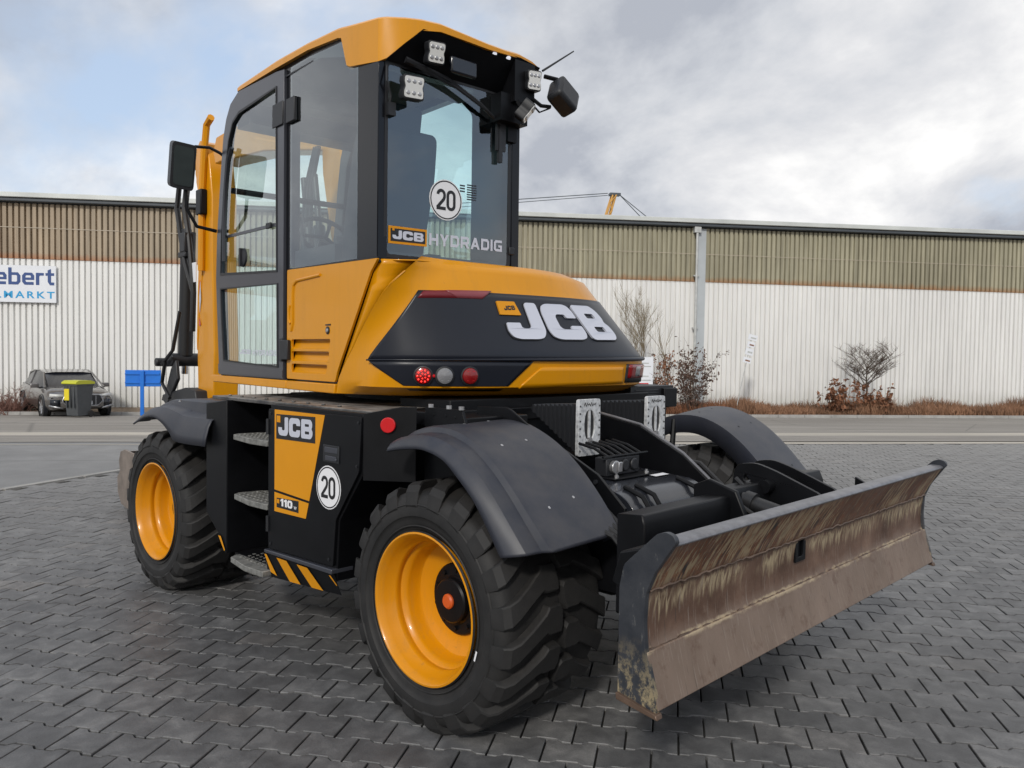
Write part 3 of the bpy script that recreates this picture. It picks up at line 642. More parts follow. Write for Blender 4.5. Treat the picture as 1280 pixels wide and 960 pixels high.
tag(multi_shrub('beech_shrub',at_px(866,2.3),2.35,1.0,36,9,M['bush'],6,M['leafdark']),'larger dark leafy shrub standing below the downpipe','shrub')
tag(twig_tree('bare_tree',at_px(1080,1.6),2.5,.9,9,31,M['bush'],r0_=.05,upright=.5,levels=3,trunk=.5),'small round bare tree standing alone in the verge on the right','tree')
tag(multi_shrub('leafy_bush',at_px(1052,2.1),1.35,1.7,22,14,M['bush'],5,M['leafbrown'],.075),'rust brown leaved bush at the left foot of the small round tree','shrub')
tag(multi_shrub('leafy_bush',at_px(1095,2.1),1.15,1.2,18,15,M['bush'],5,M['leafbrown'],.075),'rust brown leaved bush at the right foot of the small round tree','shrub')
tag(multi_shrub('twiggy_shrub',at_px(12,2.6),.95,1.6,70,18,M['redtwig'],0,None),'low reddish leafless shrub at the left edge beside the parked car','shrub')
# dry grass strip (nobody could count it)
R=random.Random(77); mb=MB()
def grass_patch(px0,px1,d0,d1,count,h0,h1,m,name,lab=None):
    mb=MB(); s0=spx(px0,1.5); s1=spx(px1,1.5)
    for k in range(count):
        s=R.uniform(s0,s1); d=R.uniform(d0,d1); cl=noise.noise(Vector((s*.9,d*.8,3.3))); cl2=noise.noise(Vector((s*.25,9,1)))
        h=R.uniform(h0,h1)*(1+.9*cl+.5*cl2); 
        if h<.05: continue
        p=W(s,d,.04); a=R.uniform(0,6.28); w_=Vector((math.cos(a),math.sin(a),0))*.013; t=Vector((R.gauss(0,.30)*h,R.gauss(0,.30)*h,h)); m1=p+t*.55+Vector((R.gauss(0,.04),R.gauss(0,.04),.03))
        mb.add([p-w_,p+w_,m1+w_*.7,m1-w_*.7,p+t],[(0,1,2,3),(3,2,4)])
    return mb.build(name,m)
gm=mat('dead_grass_a',(.24,.13,.075),.9,var=.5,vs_=.9)
tag(grass_patch(905,1330,.25,2.75,15000,.18,.50,gm,'dry_grass'),'matted dry brown grass and stalks along the foot of the hall','grass',kind='stuff')
tag(grass_patch(780,905,.3,2.7,3500,.15,.42,M['leafbrown'],'dead_leaf_litter'),'brown dead undergrowth below the shrubs beside the downpipe','undergrowth',kind='stuff')
tag(grass_patch(-60,30,.5,2.7,1400,.12,.35,M['redtwig'],'low_scrub'),'low reddish scrub left of the parked car','scrub',kind='stuff')
# white notice board behind the excavator
b=empty('notice_board',at_px(806,2.9),WROT); tag(b,'white notice board on two posts just right of the counterweight','sign')
mb=MB(); mb.bb(-.36,.30,-.02,.02,1.02,2.08); mb.build('board',M['signwhite'],b)
mb=MB(); 
for x in (-.28,.22): mb.bb(x-.025,x+.025,.022,.07,0,2.0)
mb.build('post',M['pipe'],b)
mb=MB()
for k,(z,c) in enumerate(((1.85,0),(1.74,0),(1.40,0),(1.26,0),(1.12,1))): mb.bb(-.26,.22 if k%2 else .14,-.026,-.0215,z,z+(.035 if c==0 else .06),mi=c)
mb.build('printed_lines',[M['pipe'],M['red']],b)['kind']='stuff'
mb=MB(); mb.bb(-.2,.28,-.02,.02,.35,.9); mb.build('lower_panel',M['signcyan'],b)
# leaning pole with small white plates
p0=at_px(920,2.4); b=empty('leaning_sign_post',p0,WROT); tag(b,'thin leaning pole with small white plates in front of the white wall','sign post')
mb=MB(); mb.tube([(0,0,0),(.22,0,1.1),(.60,0,2.95)],.016,8); mb.build('pole',M['pipe'],b)
Rl=Matrix.Rotation(rad(13),3,'Y')
for k,(z,x,w_,h_) in enumerate(((2.83,.60,.34,.20),(2.58,.54,.28,.20),(2.32,.48,.30,.24),(2.02,.40,.30,.20))):
    mb=MB(); mb.box((x,-.03,z),(w_,.02,h_),Rl); mb.build('plate',M['signwhite'],b)
    mb=MB(); mb.box((x+.02,-.043,z-.02),(w_*.6,.004,h_*.25),Rl); mb.build('print',M['leafbrown'] if k%2 else M['pipe'],b)
# blue sign seen from behind
b=empty('blue_sign',at_px(178,3.1),WROT+rad(8)); tag(b,'bright blue sign board on one blue post before the white hall','sign')
mb=MB(); mb.bb(-.50,.54,-.015,.015,.92,1.44); mb.build('board',M['blue'],b,bevel=.01)
mb=MB(); mb.bb(-.055,.055,-.10,-.018,0,1.42); mb.build('post',M['blue'],b,bevel=.01)
mb=MB(); mb.bb(-.5,.5,-.05,-.0,1.30,1.34); mb.bb(-.5,.5,-.05,-.0,1.02,1.06); mb.build('bracket',M['blue'],b)
# wheelie bin
b=empty('wheelie_bin',at_px(98,4.7),WROT+rad(-24)); b.scale=(.86,.86,.98); tag(b,'dark grey wheelie bin with yellow green lid in front of the car','bin')
mb=MB(); mb.grid(lambda u,v:((-1,1,1,-1,-1)[u]*(.235+.05*v),(-1,-1,1,1,-1)[u]*(.27+.09*v),.06+.92*v),range(5),[0,.5,1]); mb.bb(-.30,.30,-.385,.385,.95,1.0)
for x in (-.15,0,.15): mb.bb(x-.02,x+.02,-.375,-.30,.3,.95)
mb.build('body',M['binbody'],b,bevel=.01,norm=True)
mb=MB(); mb.poly(roundpoly([(-.42,1.0),(.40,1.0),(.40,1.06),(.2,1.11),(-.30,1.11),(-.42,1.05)],.03),[],lambda a,c,t:(t,a,c),-.31,.31); mb.build('lid',M['binlid'],b,bevel=.012,norm=True)
for x in (-.26,.26):
    mb=MB(); mb.cyl((x-.03,.26,.10),(x+.03,.26,.10),.10,18); mb.build('wheel',M['rubber'],b)
mb=MB(); mb.bb(-.22,-.02,-.392,-.376,.52,.86); mb.build('sticker',mat('sticker_yellow',(.75,.6,.02),.5),b)
# parked car
def car():
    b=empty('parked_car',at_px(80,2.3),0); b.rotation_euler=(0,0,rad(176)); b.scale=(1,1,.95)
    tag(b,'grey electric hatchback parked nose out beside the hall, behind the bin','car')
    # x forward, y left ; length 4.5 width 1.86
    secs=[(-2.25,.55,.50,.92,.70),(-2.1,.82,.34,1.05,.80),(-1.5,.90,.28,1.10,.84),(-.6,.92,.26,1.02,.86),(.6,.93,.26,.98,.87),(1.3,.93,.26,.96,.87),(1.85,.90,.26,.88,.84),(2.12,.82,.28,.76,.76),(2.25,.62,.34,.62,.60)]
    def sec(s):
        x,wd,zl,zh,wt=s
        h=[(wd*.90,zl),(wd,zl+.14),(wd,zl+.34),(wd*.985,(zl+zh)*.5+.14),(wt*.97,zh-.06),(wt*.80,zh),(0,zh+.03)]
        return [(x,y,z) for y,z in h]+[(x,-y,z) for y,z in reversed(h[:-1])]
    mb=MB(); vs=[p for s in secs for p in sec(s)]; n=13; fs=[]
    for i in range(len(secs)-1):
        for k in range(n-1): fs.append((i*n+k,(i+1)*n+k,(i+1)*n+k+1,i*n+k+1))
        fs.append((i*n+n-1,(i+1)*n+n-1,(i+1)*n,i*n))
    fs.append(tuple(range(n))); fs.append(tuple((len(secs)-1)*n+k for k in reversed(range(n))))
    mb.add(vs,fs); mb.build('body',M['car'],b,norm=True,sharp=50)
    # greenhouse
    g=[(-2.0,.62,1.04),(-1.35,.66,1.38),(-.6,.68,1.46),(.1,.68,1.46),(.55,.66,1.38),(1.25,.70,.97)]
    mb=MB(); vs=[];
    base=[(-2.05,.80,.98),(-1.4,.84,1.0),(-.6,.86,.98),(.1,.87,.96),(.75,.87,.95),(1.35,.80,.93)]
    for (x,y,z),(x2,y2,z2) in zip(base,g): vs+=[(x,y,z),(x2,y2,z2),(x2,-y2,z2),(x,-y,z)]
    fs=[]
    for i in range(5):
        for k in range(3): fs.append((i*4+k,i*4+k+1,i*4+4+k+1,i*4+4+k))
    fs+=[(0,3,2,1),(20,21,22,23)]
    mb.add(vs,fs); mb.build('windows',M['cardark'],b,sharp=40,norm=True)
    mb=MB(); top=[(x,y*1.0,z+.012) for x,y,z in g]
    vs=[];
    for x,y,z in top[1:5]: vs+=[(x,y,z),(x,y*.6,z+.03),(x,-y*.6,z+.03),(x,-y,z)]
    mb.add(vs,[(i*4+k,i*4+k+1,i*4+5+k,i*4+4+k) for i in range(3) for k in range(3)])
    for sgn in (1,-1):
        mb.tube([(1.38,sgn*.82,.95),(.56,sgn*.675,1.40)],.03,6); mb.tube([(.56,sgn*.675,1.40),(.1,sgn*.69,1.475),(-.6,sgn*.69,1.475),(-1.4,sgn*.67,1.39),(-2.05,sgn*.63,1.05)],.022,6); mb.tube([(-.45,sgn*.86,.98),(-.5,sgn*.69,1.46)],.025,6)
    mb.build('roof',M['car'],b)
    for x in (-1.4,1.38):
        for sgn in (1,-1):
            w_=empty('wheel',(x,sgn*.82,.35),0,b)
            mb=MB(); mb.lathe([(.23,-.11),(.33,-.11),(.35,-.07),(.35,.07),(.33,.11),(.23,.11)],(0,0,0),(0,1,0),28); mb.build('tyre',M['rubber'],w_)
            mb=MB(); mb.lathe([(.02,.085),(.10,.08),(.10,.06),(.235,.06),(.245,.10)],(0,0,0),(0,sgn,0),24); 
            for a in range(5):
                an=a*2*math.pi/5; mb.tube([(0,sgn*.085,0),(math.cos(an)*.23,sgn*.095,math.sin(an)*.23)],.028,6)
            mb.build('rim',M['steel'],w_)
            mb=MB(); mb.lathe([(.36,-.02),(.40,-.02),(.40,.09),(.37,.10)],(x,sgn*.84,.36),(0,sgn,0),24); mb.build('wheel_arch',M['cardark'],b)
    mb=MB(); mb.front(roundpoly([(-.42,.40),(.42,.40),(.55,.55),(.48,.74),(-.48,.74),(-.55,.55)],.05),2.20,2.275); mb.build('grille',M['cardark'],b,norm=True)
    mb=MB(); mb.tube([(2.28,y,z) for y,z in roundpoly([(-.42,.40),(.42,.40),(.55,.55),(.48,.74),(-.48,.74),(-.55,.55)],.05)],.014,5,closed=True); 
    for y in (-.36,-.24,-.12,0,.12,.24,.36): mb.bb(2.268,2.284,y-.008,y+.008,.42,.72)
    mb.build('grille_frame',M['steel'],b)
    for sgn in (1,-1):
        mb=MB(); mb.add([(2.20,sgn*.52,.68),(2.20,sgn*.50,.74),(2.06,sgn*.80,.77),(2.06,sgn*.82,.70)],[(0,1,2,3)]); mb.add([(2.215,sgn*.50,.665),(2.215,sgn*.48,.755),(2.05,sgn*.83,.785),(2.05,sgn*.845,.685)],[(0,1,2,3)]); mb.build('headlight',M['led'],b,thick=.03)
        mb=MB(); mb.add([(2.26,sgn*.60,.60),(2.14,sgn*.84,.60),(2.14,sgn*.84,.42),(2.26,sgn*.60,.38)],[(0,1,2,3)]); mb.build('air_intake',M['cardark'],b,thick=.03)
        mb=MB(); mb.add([(2.29,sgn*.56,.36),(2.16,sgn*.88,.44),(2.16,sgn*.88,.38),(2.29,sgn*.50,.30)],[(0,1,2,3)]); mb.build('bumper_blade',M['steel'],b,thick=.02)
        mb=MB(); mb.box((.85,sgn*1.0,1.0),(.14,.22,.14)); mb.build('door_mirror',M['car'],b,bevel=.03)
    mb=MB(); mb.bb(2.26,2.30,-.26,.26,.44,.55); mb.build('licence_plate',M['signwhite'],b)
    return b
car()
# crane tip behind the hall
s_cr=spx(757,-9); b=empty('crane',W(s_cr,-9,0),WROT); tag(b,'yellow crane jib tip with cables rising behind the hall roof','crane')
CS=(CAM-W(s_cr,-9)).length/FPX; zc=1.508+.6
def cz(py): return (449-py)*CS+zc
mb=MB(); top=Vector((.25,0,cz(252))); btm=Vector((-2.6,0,0))
for dx,dy in ((-.13,-.16),(.13,-.16),(.13,.16),(-.13,.16)):
    mb.tube([btm+Vector((dx*1.8,dy,0)),top+Vector((dx*.6,dy,0))],.045,6)
for k in range(26):
    z0=k/26;z1=(k+1)/26; a=btm.lerp(top,z0);c=btm.lerp(top,z1); s_=1 if k%2 else -1; wd=.28-.18*z0
    mb.tube([a+Vector((-wd*s_,-.2,0)),c+Vector((wd*s_,-.2,0))],.03,5)
mb.build('mast',M['crane'],b)
mb=MB(); mb.box(top+Vector((.05,0,.05)),(.55,.35,.13)); mb.build('head',M['gutter'],b,bevel=.02)
mb=MB(); mb.tube([top+Vector((-.3,0,.1)),Vector((spx(640,-9)-s_cr-8,0,cz(278)-.2))],.022,5); mb.tube([top+Vector((-.3,0,.0)),Vector((spx(640,-9)-s_cr-8,0,cz(284)-.2))],.018,5)
for k in range(2): mb.tube([top+Vector((.3,0,.05)),Vector((2.7-.5*k,0,cz(290)))],.022,5)
mb.build('cable',M['gutter'],b)
# ================================================================== EXCAVATOR
EX=empty('wheeled_excavator',(0,0,0)); tag(EX,'yellow and black wheeled excavator with rear dozer blade parked on the paving','excavator')
Lf=lambda y:(lambda a,b,t:(-a,y+t,b))          # left flank, a = -x
def part(mb,name,m,bevel=0,U=False,parent=None,**k): return mb.build(name,m,parent or EX,U=U and parent is None,bevel=bevel,norm=k.pop('norm',True),**k)
# ---------------- wheels
TR=.455
def RK(r): return r if r<.30 else .30+(r-.30)*1.123
def tyre_prof():
    half=[(.298,.262),(.315,.278),(.345,.287),(.36,.2905),(.363,.2965),(.372,.2975),(.395,.296),(.418,.290),(.436,.278),(.447,.262),(.452,.235),(.4535,.19),(.454,.08)]
    half=[(RK(r),h) for r,h in half]; p=[(.28,.20)]+half; return p+[(r,-h) for r,h in reversed(half)]+[(.28,-.20)]
mb=MB(); mb.lathe(tyre_prof(),(0,0,0),(0,1,0),72)
for r_ in (.308,.330,.416): mb.lathe([(r_-.004,.286 if r_<.34 else .294),(r_,.2935 if r_<.32 else (.290 if r_<.34 else .2985)),(r_+.004,.286 if r_<.34 else .294)],(0,0,0),(0,1,0),72)
tyre_me=mb.data('tyre',M['rubber'],sharp=50)
def wrad(w):
    w=abs(w); pts=[(0,.454),(.19,.4535),(.235,.452),(.262,.447),(.278,.436),(.290,.418),(.297,.395)]
    return w,pts
def lug_mesh(side,rev):
    # (w, base radius, top radius, circumferential offset, half thickness)
    st=[(.010,.450,.4855,-.004,.030),(.020,.450,.4875,0,.050),(.080,.450,.4875,0,.050),(.098,.450,.487,.006,.036),(.17,.449,.486,.044,.033),(.235,.447,.484,.079,.035),(.268,.438,.474,.096,.040),(.288,.420,.452,.102,.042),(.299,.392,.404,.104,.040)]
    vs=[];fs=[]
    for i,(w,rb,rt,c,h) in enumerate(st):
        rb=RK(rb); rt=RK(rt)-.002
        c*=rev
        for rr_,cc in ((rb-.012,c-h*1.15),(rt-.006,c-h),(rt,c-h+.006),(rt,c+h-.006),(rt-.006,c+h),(rb-.012,c+h*1.15)):
            a=cc/.47; y=side*(w if rr_>rb-.011 or i<7 else w-.02); vs.append((rr_*math.sin(a),y,rr_*math.cos(a)))
    n=6
    for i in range(len(st)-1):
        for k in range(n): fs.append((i*n+k,(i+1)*n+k,(i+1)*n+(k+1)%n,i*n+(k+1)%n))
    fs.append(tuple(range(n))); fs.append(tuple((len(st)-1)*n+k for k in range(n)))
    mb=MB(); mb.add(vs,fs); return mb.data('tread_lug',M['rubber'],sharp=25,norm=True)
mb=MB(); mb.lathe([(.285,.19),(.287,.262),(.296,.270),(.304,.277),(.3085,.285),(.306,.2925),(.299,.294),(.292,.287),(.286,.272),(.279,.262),(.276,.236),(.262,.222),(.258,.205),(.262,.196),(.262,.188),(.247,.176),(.241,.160),(.240,.120),(.232,.104),(.205,.094),(.176,.086),(.150,.083),(.02,.083)],(0,0,0),(0,1,0),72)
mb.lathe([(.285,.19),(.285,-.25),(.30,-.27)],(0,0,0),(0,1,0),40)
rim_me=mb.data('rim',M['yellow_rim'],sharp=40)
mb=MB(); mb.lathe([(.150,.086),(.150,.094),(.144,.100),(.10,.102),(.092,.110),(.092,.135),(.085,.142),(.03,.143),(.0,.143)],(0,0,0),(0,1,0),40); 
for k in range(10):
    a=k*math.pi/5; mb.cyl((.122*math.sin(a),.098,.122*math.cos(a)),(.122*math.sin(a),.112,.122*math.cos(a)),.010,6)
hub_me=mb.data('hub',M['black'],sharp=35)
mb=MB(); mb.lathe([(.031,.142),(.031,.150),(.024,.157),(.0,.158)],(0,0,0),(0,1,0),24); cap_me=mb.data('hub_cap',M['orange'])
mb=MB(); mb.add([(.340*math.sin(a),.2990,.340*math.cos(a)) for a in (-1.80,-1.92)]+[(.349*math.sin(a),.3000,.349*math.cos(a)) for a in (-1.92,-1.80)],[(0,1,2,3)]); stk_me=mb.data('tyre_sticker',M['white'])
lugs={(s,r):lug_mesh(s,r) for s in (1,-1) for r in (1,-1)}
WZ=.4865
def wheel(x,side,ph):
    w_=empty('wheel',(x,side*.955,WZ),0 if side>0 else math.pi,EX)
    for nm,me in (('tyre',tyre_me),('rim',rim_me),('hub',hub_me),('hub_cap',cap_me)): link(bpy.data.objects.new(nm,me),w_)
    if x<0 and side>0: link(bpy.data.objects.new('tyre_sticker',stk_me),w_)
    NL=20
    for k in range(NL):
        for s in (1,-1):
            o=bpy.data.objects.new('tread_lug',lugs[(s,-side)]); o.rotation_euler=(0,ph+2*math.pi*(k+(.5 if s<0 else 0))/NL,0); link(o,w_)
    return w_
wheel(-1.325,1,.05); wheel(1.325,1,.12); wheel(-1.325,-1,.2); wheel(1.325,-1,.1)
# ---------------- fenders
def catmull(P,n):
    out=[]
    for i in range(len(P)-1):
        p0=Vector(P[max(i-1,0)]);p1=Vector(P[i]);p2=Vector(P[i+1]);p3=Vector(P[min(i+2,len(P)-1)])
        for k in range(n):
            t=k/n; out.append(.5*((2*p1)+(-p0+p2)*t+(2*p0-5*p1+4*p2-p3)*t*t+(-p0+3*p1-3*p2+p3)*t**3))
    out.append(Vector(P[-1])); return out
def fender(ridge,lip,side,bolts,name='fender',yin=.745,inner=None):
    A=catmull(ridge,6); B=catmull(lip,6); I=catmull(inner or ridge,6); n=len(A); mb=MB()
    secs=[(yin-.004,0),(yin+.004,.0),(1.105,.0),(1.122,.05),(1.135,.30),(1.165,.36),(1.205,.40),(1.222,.55),(1.238,.80),(1.245,1.0)]
    vs=[]
    for i in range(n):
        for k,(y,t) in enumerate(secs):
            p=A[i].lerp(B[i],t) if k>1 else I[i].copy(); 
            if k==0: p=I[i]+(Vector((-1.325 if ridge[0][0]<0 else 1.325,WZ))-I[i]).normalized()*.095
            vs.append((p.x,side*y,p.y))
    m=len(secs); fs=[(i*m+k,(i+1)*m+k,(i+1)*m+k+1,i*m+k+1) for i in range(n-1) for k in range(m-1)]
    mb.add(vs,fs); o=mb.build(name,M['fender'],EX,sharp=28); md=o.modifiers.new('s','SOLIDIFY'); md.thickness=.009; md.offset=-1 if side>0 else 1
    for (bx,by) in bolts:
        i=min(range(n),key=lambda q:abs(A[q].x-bx)); p=A[i].lerp(I[i],max(0,(1.105-by)/.36)); q=A[min(i+1,n-1)]; q0=A[max(i-1,0)]; nrm=Vector((-(q.y-q0.y),0,(q.x-q0.x))).normalized()
        if nrm.z<0: nrm=-nrm
        b=MB(); c=Vector((p.x,side*by,p.y)); b.cyl(c-nrm*.002,c+nrm*.003,.011,12); b.cyl(c+nrm*.003,c+nrm*.009,.0065,6); b.build('bolt',M['steel'] if side>0 else M['plastic'],o)
    return o
RR=[(-1.085,1.150),(-1.15,1.180),(-1.26,1.200),(-1.38,1.195),(-1.50,1.155),(-1.62,1.080),(-1.72,.990),(-1.83,.880),(-1.915,.800)]
RL=[(-1.100,1.095),(-1.15,1.105),(-1.24,1.118),(-1.333,1.122),(-1.45,1.095),(-1.54,1.035),(-1.63,.960),(-1.705,.870),(-1.775,.778)]
bl=[(-1.30,.86),(-1.30,1.0),(-1.55,.88),(-1.55,1.02),(-1.80,.88),(-1.80,1.02)]
RI=[(-1.085,1.160),(-1.15,1.190),(-1.26,1.212),(-1.38,1.212),(-1.50,1.178),(-1.615,1.122),(-1.72,1.045),(-1.83,.935),(-1.928,.812)]
fender(RR,RL,1,bl,inner=RI); fender(RR,RL,-1,bl,inner=[(x,z-.035) for x,z in RR])
FR=[(1.69,1.035),(1.62,1.085),(1.50,1.14),(1.36,1.175),(1.2,1.19),(1.05,1.195),(.90,1.20),(.60,1.20)]
FL=[(1.66,1.01),(1.58,1.035),(1.46,1.068),(1.32,1.078),(1.19,1.05),(1.08,1.0),(.985,.955),(.60,.96)]
fender(FR,FL,1,[(.95,1.235)]); fender(FR,FL,-1,[])
mb=MB(); mb.tube([(-1.2,-.75,1.14),(-1.22,-.70,.95),(-1.25,-.66,.8)],.016,8); mb.tube([(-1.2,-1.05,1.15),(-1.2,-.72,1.06)],.014,8); part(mb,'fender_stay',M['black'])
# ---------------- chassis
mb=MB(); mb.bb(-1.9,-1.3,-.36,.36,.50,.86); mb.bb(-1.3,1.75,-.36,.36,.50,1.02); mb.bb(-.86,.68,-.93,.93,.52,1.225); mb.bb(-.92,.72,-.70,.70,.38,.55); mb.bb(-1.02,.9,-.55,.55,1.0,1.24); part(mb,'chassis_frame',M['black'],.012)
for x in (-1.325,1.325):
    mb=MB(); mb.cyl((x,-.9,WZ),(x,.9,WZ),.10,20); mb.lathe([(.0,-.18),(.14,-.16),(.19,-.05),(.19,.05),(.14,.16),(0,.18)],(x,0,WZ),(1,0,0),20)
    for s in (1,-1): mb.lathe([(.15,-.12),(.2,-.02),(.2,.1),(.15,.13)],(x,s*.70,WZ),(0,s,0),24,cap0=True,cap1=True)
    part(mb,'axle',M['black'],norm=False)
mb=MB(); mb.plan([(.70,-.9),(.70,1.16),(.10,1.16),(-.86,1.16),(-.86,-.9)],1.226,1.245)
for k in range(9): mb.cyl((.60-.14*k,1.10,1.245),(.60-.14*k,1.10,1.253),.011,8)
part(mb,'top_deck',M['deck'],.003)
mb=MB(); mb.lathe([(.60,1.235),(.60,1.30),(.52,1.30)],(-.0,0,0),(0,0,1),48); part(mb,'slew_ring',M['black'],norm=False)
# toolbox with door on the left flank
mb=MB(); mb.side([(-.03,1.235),(-.03,.45),(-.64,.44),(-.66,.73),(-.845,.97),(-.86,1.235)],1.19,.90); part(mb,'toolbox',M['black'],.006)
dp=[(-.035,1.212),(-.035,.492),(-.632,.512),(-.655,.735),(-.835,.975),(-.852,1.222)]
mb=MB(); mb.side(roundpoly(dp,.012),1.206,1.190); DOOR=part(mb,'toolbox_door',M['black'],.003)
def flat(mb,pts,y,m=None,th=.0012): mb.poly([(-x,z) for x,z in pts],[],Lf(y),0,th,m)
y0=1.2062
mb=MB(); flat(mb,[(-.100,1.212),(-.100,.805),(-.428,.790),(-.560,1.212)],y0); mb.cur=0; part(mb,'yellow_decal',M['decal_yellow'],parent=DOOR)
mb=MB(); flat(mb,[(-.100,.792),(-.100,.694),(-.398,.700),(-.424,.778)],y0); part(mb,'yellow_decal',M['decal_yellow'],parent=DOOR)
mb=MB(); flat(mb,[(-.118,1.190),(-.118,1.066),(-.480,1.072),(-.480,1.198)],y0+.0013); part(mb,'logo_field',M['print_black'],parent=DOOR); mb=MB(); flat(mb,[(-.124,.766),(-.124,.718),(-.333,.718),(-.333,.776)],y0+.0013); part(mb,'logo_field',M['print_black'],parent=DOOR)
mb=MB(); put_jcb(mb,lambda a,b,t:(-a,y0+.0028+t,b+(a-.12)*.012),.140,.462,1.085,1.178,0,.0008); part(mb,'logo_lettering',M['letter'],parent=DOOR)
mb=MB(); flat(mb,[(-.126,1.183),(-.126,1.150),(-.160,1.150),(-.160,1.184)],y0+.0030); part(mb,'logo_square',M['decal_yellow'],parent=DOOR); mb=MB(); flat(mb,[(-.130,.760),(-.130,.740),(-.152,.740),(-.152,.761)],y0+.0030); part(mb,'logo_square',M['decal_yellow'],parent=DOOR)
mb=MB(); put_glyphs(mb,'110',lambda a,b,t:(-a,y0+.0032+t,b),.165,.278,.730,.768,.12); put_text(mb,'W',lambda a,b,t:(-a,y0+.0032,b),.290,.318,.730,.746,bold=.02); part(mb,'model_number',M['white'],parent=DOOR,norm=False)
def disc20(fn,R_,par,U=False):
    mb=MB(); mb.poly(circ(0,0,R_),[],lambda a,b,t:fn(a,b,t),0,.0015); part(mb,'speed_sticker',M['white'],parent=par)
    mb=MB(); mb.poly(circ(0,0,R_*.95),[circ(0,0,R_*.89)],lambda a,b,t:fn(a,b,t+.0017),0,.0006)
    put_20(mb,lambda a,b,t:fn(a,b,t+.0019),R_); part(mb,'speed_number',M['print_black'],parent=par,norm=False)
disc20(lambda a,b,t:(-(a+.594),y0+t,b+.877),.102,DOOR)
mb=MB(); mb.bb(-.552,-.684,1.206,1.211,.995,1.076); part(mb,'latch_plate',M['plastic'],.004,parent=DOOR)
mb=MB(); mb.bb(-.566,-.672,1.2075,1.2125,1.040,1.066); mb.bb(-.574,-.660,1.2075,1.214,1.004,1.026); mb.cyl((-.664,1.207,1.012),(-.664,1.217,1.012),.007,10); part(mb,'latch',M['frame_grey'],.002,parent=DOOR)
# ledge and hazard board
mb=MB(); mb.side([(-.02,.487),(-.02,.470),(-.645,.480),(-.645,.503)],1.222,1.10); part(mb,'sill_ledge',M['frame_grey'],.004)
def haz(y,z,x): return (x,y,z)
def frange(a,b,n): return [a+(b-a)*i/n for i in range(n+1)]
def hazpt(u,v,o_=.004): # u along -x 0..1, v down 0..1
    a=Vector((-.0,1.205,.466)).lerp(Vector((-.645,1.205,.476)),u); b=Vector((-.0,1.185,.335)).lerp(Vector((-.655,1.17,.375)),u); p=a.lerp(b,v); return p+Vector((0,o_,-o_))
mb=MB(); mb.grid(lambda u,v:hazpt(u,v,0),frange(0,1,16),frange(0,1,3)); HB=mb.build('hazard_board',M['black'],EX)
for u in (-.015,.19,.49,.90):
    u1=u+.15; mb=MB()
    if u>.85: q=[hazpt(.93,.04),hazpt(.955,.04),hazpt(1.0,.45),hazpt(.99,.5)]
    elif u<0: q=[hazpt(.0,.04),hazpt(.035,.04),hazpt(.15,.85),hazpt(.06,.75)]
    else: q=[hazpt(u,.04),hazpt(u1,.04),hazpt(u1+.14,.95),hazpt(u+.14,.95)]
    mb.grid(lambda s_,t_:(q[0].lerp(q[1],s_)).lerp(q[3].lerp(q[2],s_),t_),frange(0,1,3),frange(0,1,4)); mb.build('hazard_stripe',M['decal_yellow'],HB)
for x,z in ((-.06,1.19),(-.06,.52),(-.60,.54),(-.82,1.0),(-.83,1.195)):
    mb=MB(); mb.cyl((x,1.206,z),(x,1.2095,z),.0075,12); mb.cyl((x,1.2095,z),(x,1.2115,z),.004,6); part(mb,'door_screw',M['plastic'],parent=DOOR)
for z in (1.12,.62):
    mb=MB(); mb.cyl((-.034,1.209,z-.04),(-.034,1.209,z+.04),.009,10); part(mb,'door_hinge',M['plastic'],parent=DOOR)
# step recess
mb=MB(); mb.side([(.695,1.205),(.44,1.232),(.44,.372),(.545,.470),(.695,.572)],1.20,.92); mb.bb(.45,.69,.93,1.197,.6,1.21); part(mb,'front_tower',M['black'],.006)
mb=MB(); mb.add([(.545,1.2035,.468),(.515,1.2035,.470),(.442,1.2035,.40),(.442,1.2035,.375)],[(0,1,2,3)]); mb.add([(.528,1.206,.463),(.498,1.206,.463),(.447,1.206,.395),(.455,1.206,.386)],[(0,1,2,3)],1)
mb.build('hazard_stripe',[M['black'],M['decal_yellow']],EX)
mb=MB(); mb.bb(-.03,.44,.90,.94,.37,1.23); mb.bb(-.03,.44,.90,1.15,.36,.375); mb.cyl((.19,.945,.98),(.19,.945,.70),.008,8); part(mb,'step_recess',M['black'],.003)
mb=MB(); mb.bb(.115,.085,.942,.944,1.10,1.22); part(mb,'warning_label',M['decal_yellow'])
for z,x0,x1,yo in ((1.045,-.02,.42,1.205),(.715,-.02,.41,1.205),(.372,-.03,.39,1.235)):
    st=MB(); out=[(x0,.95),(x0,yo),(x0+.18,yo+.012),(x1-.03,yo-.02),(x1,yo-.06),(x1-.02,1.02),(x1-.12,.95)]
    st.plan(out,z-.03,z); so_=part(st,'step',M['stepm'],.004)
    g=MB()
    for i in range(9):
        for j in range(5):
            cx=x0+.03+i*.04+(j%2)*.02; cy=1.02+j*.038
            if cx<x1-.05 and cy<yo-.02: g.lathe([(.010,0),(.010,.005),(.006,.005),(.006,0)],(cx,cy,z),(0,0,1),6)
    g_=g.build('grip_studs',M['stepm'],so_); g_['kind']='stuff'
mb=MB(); mb.bb(.22,.215,.944,.95,.6,1.0); 
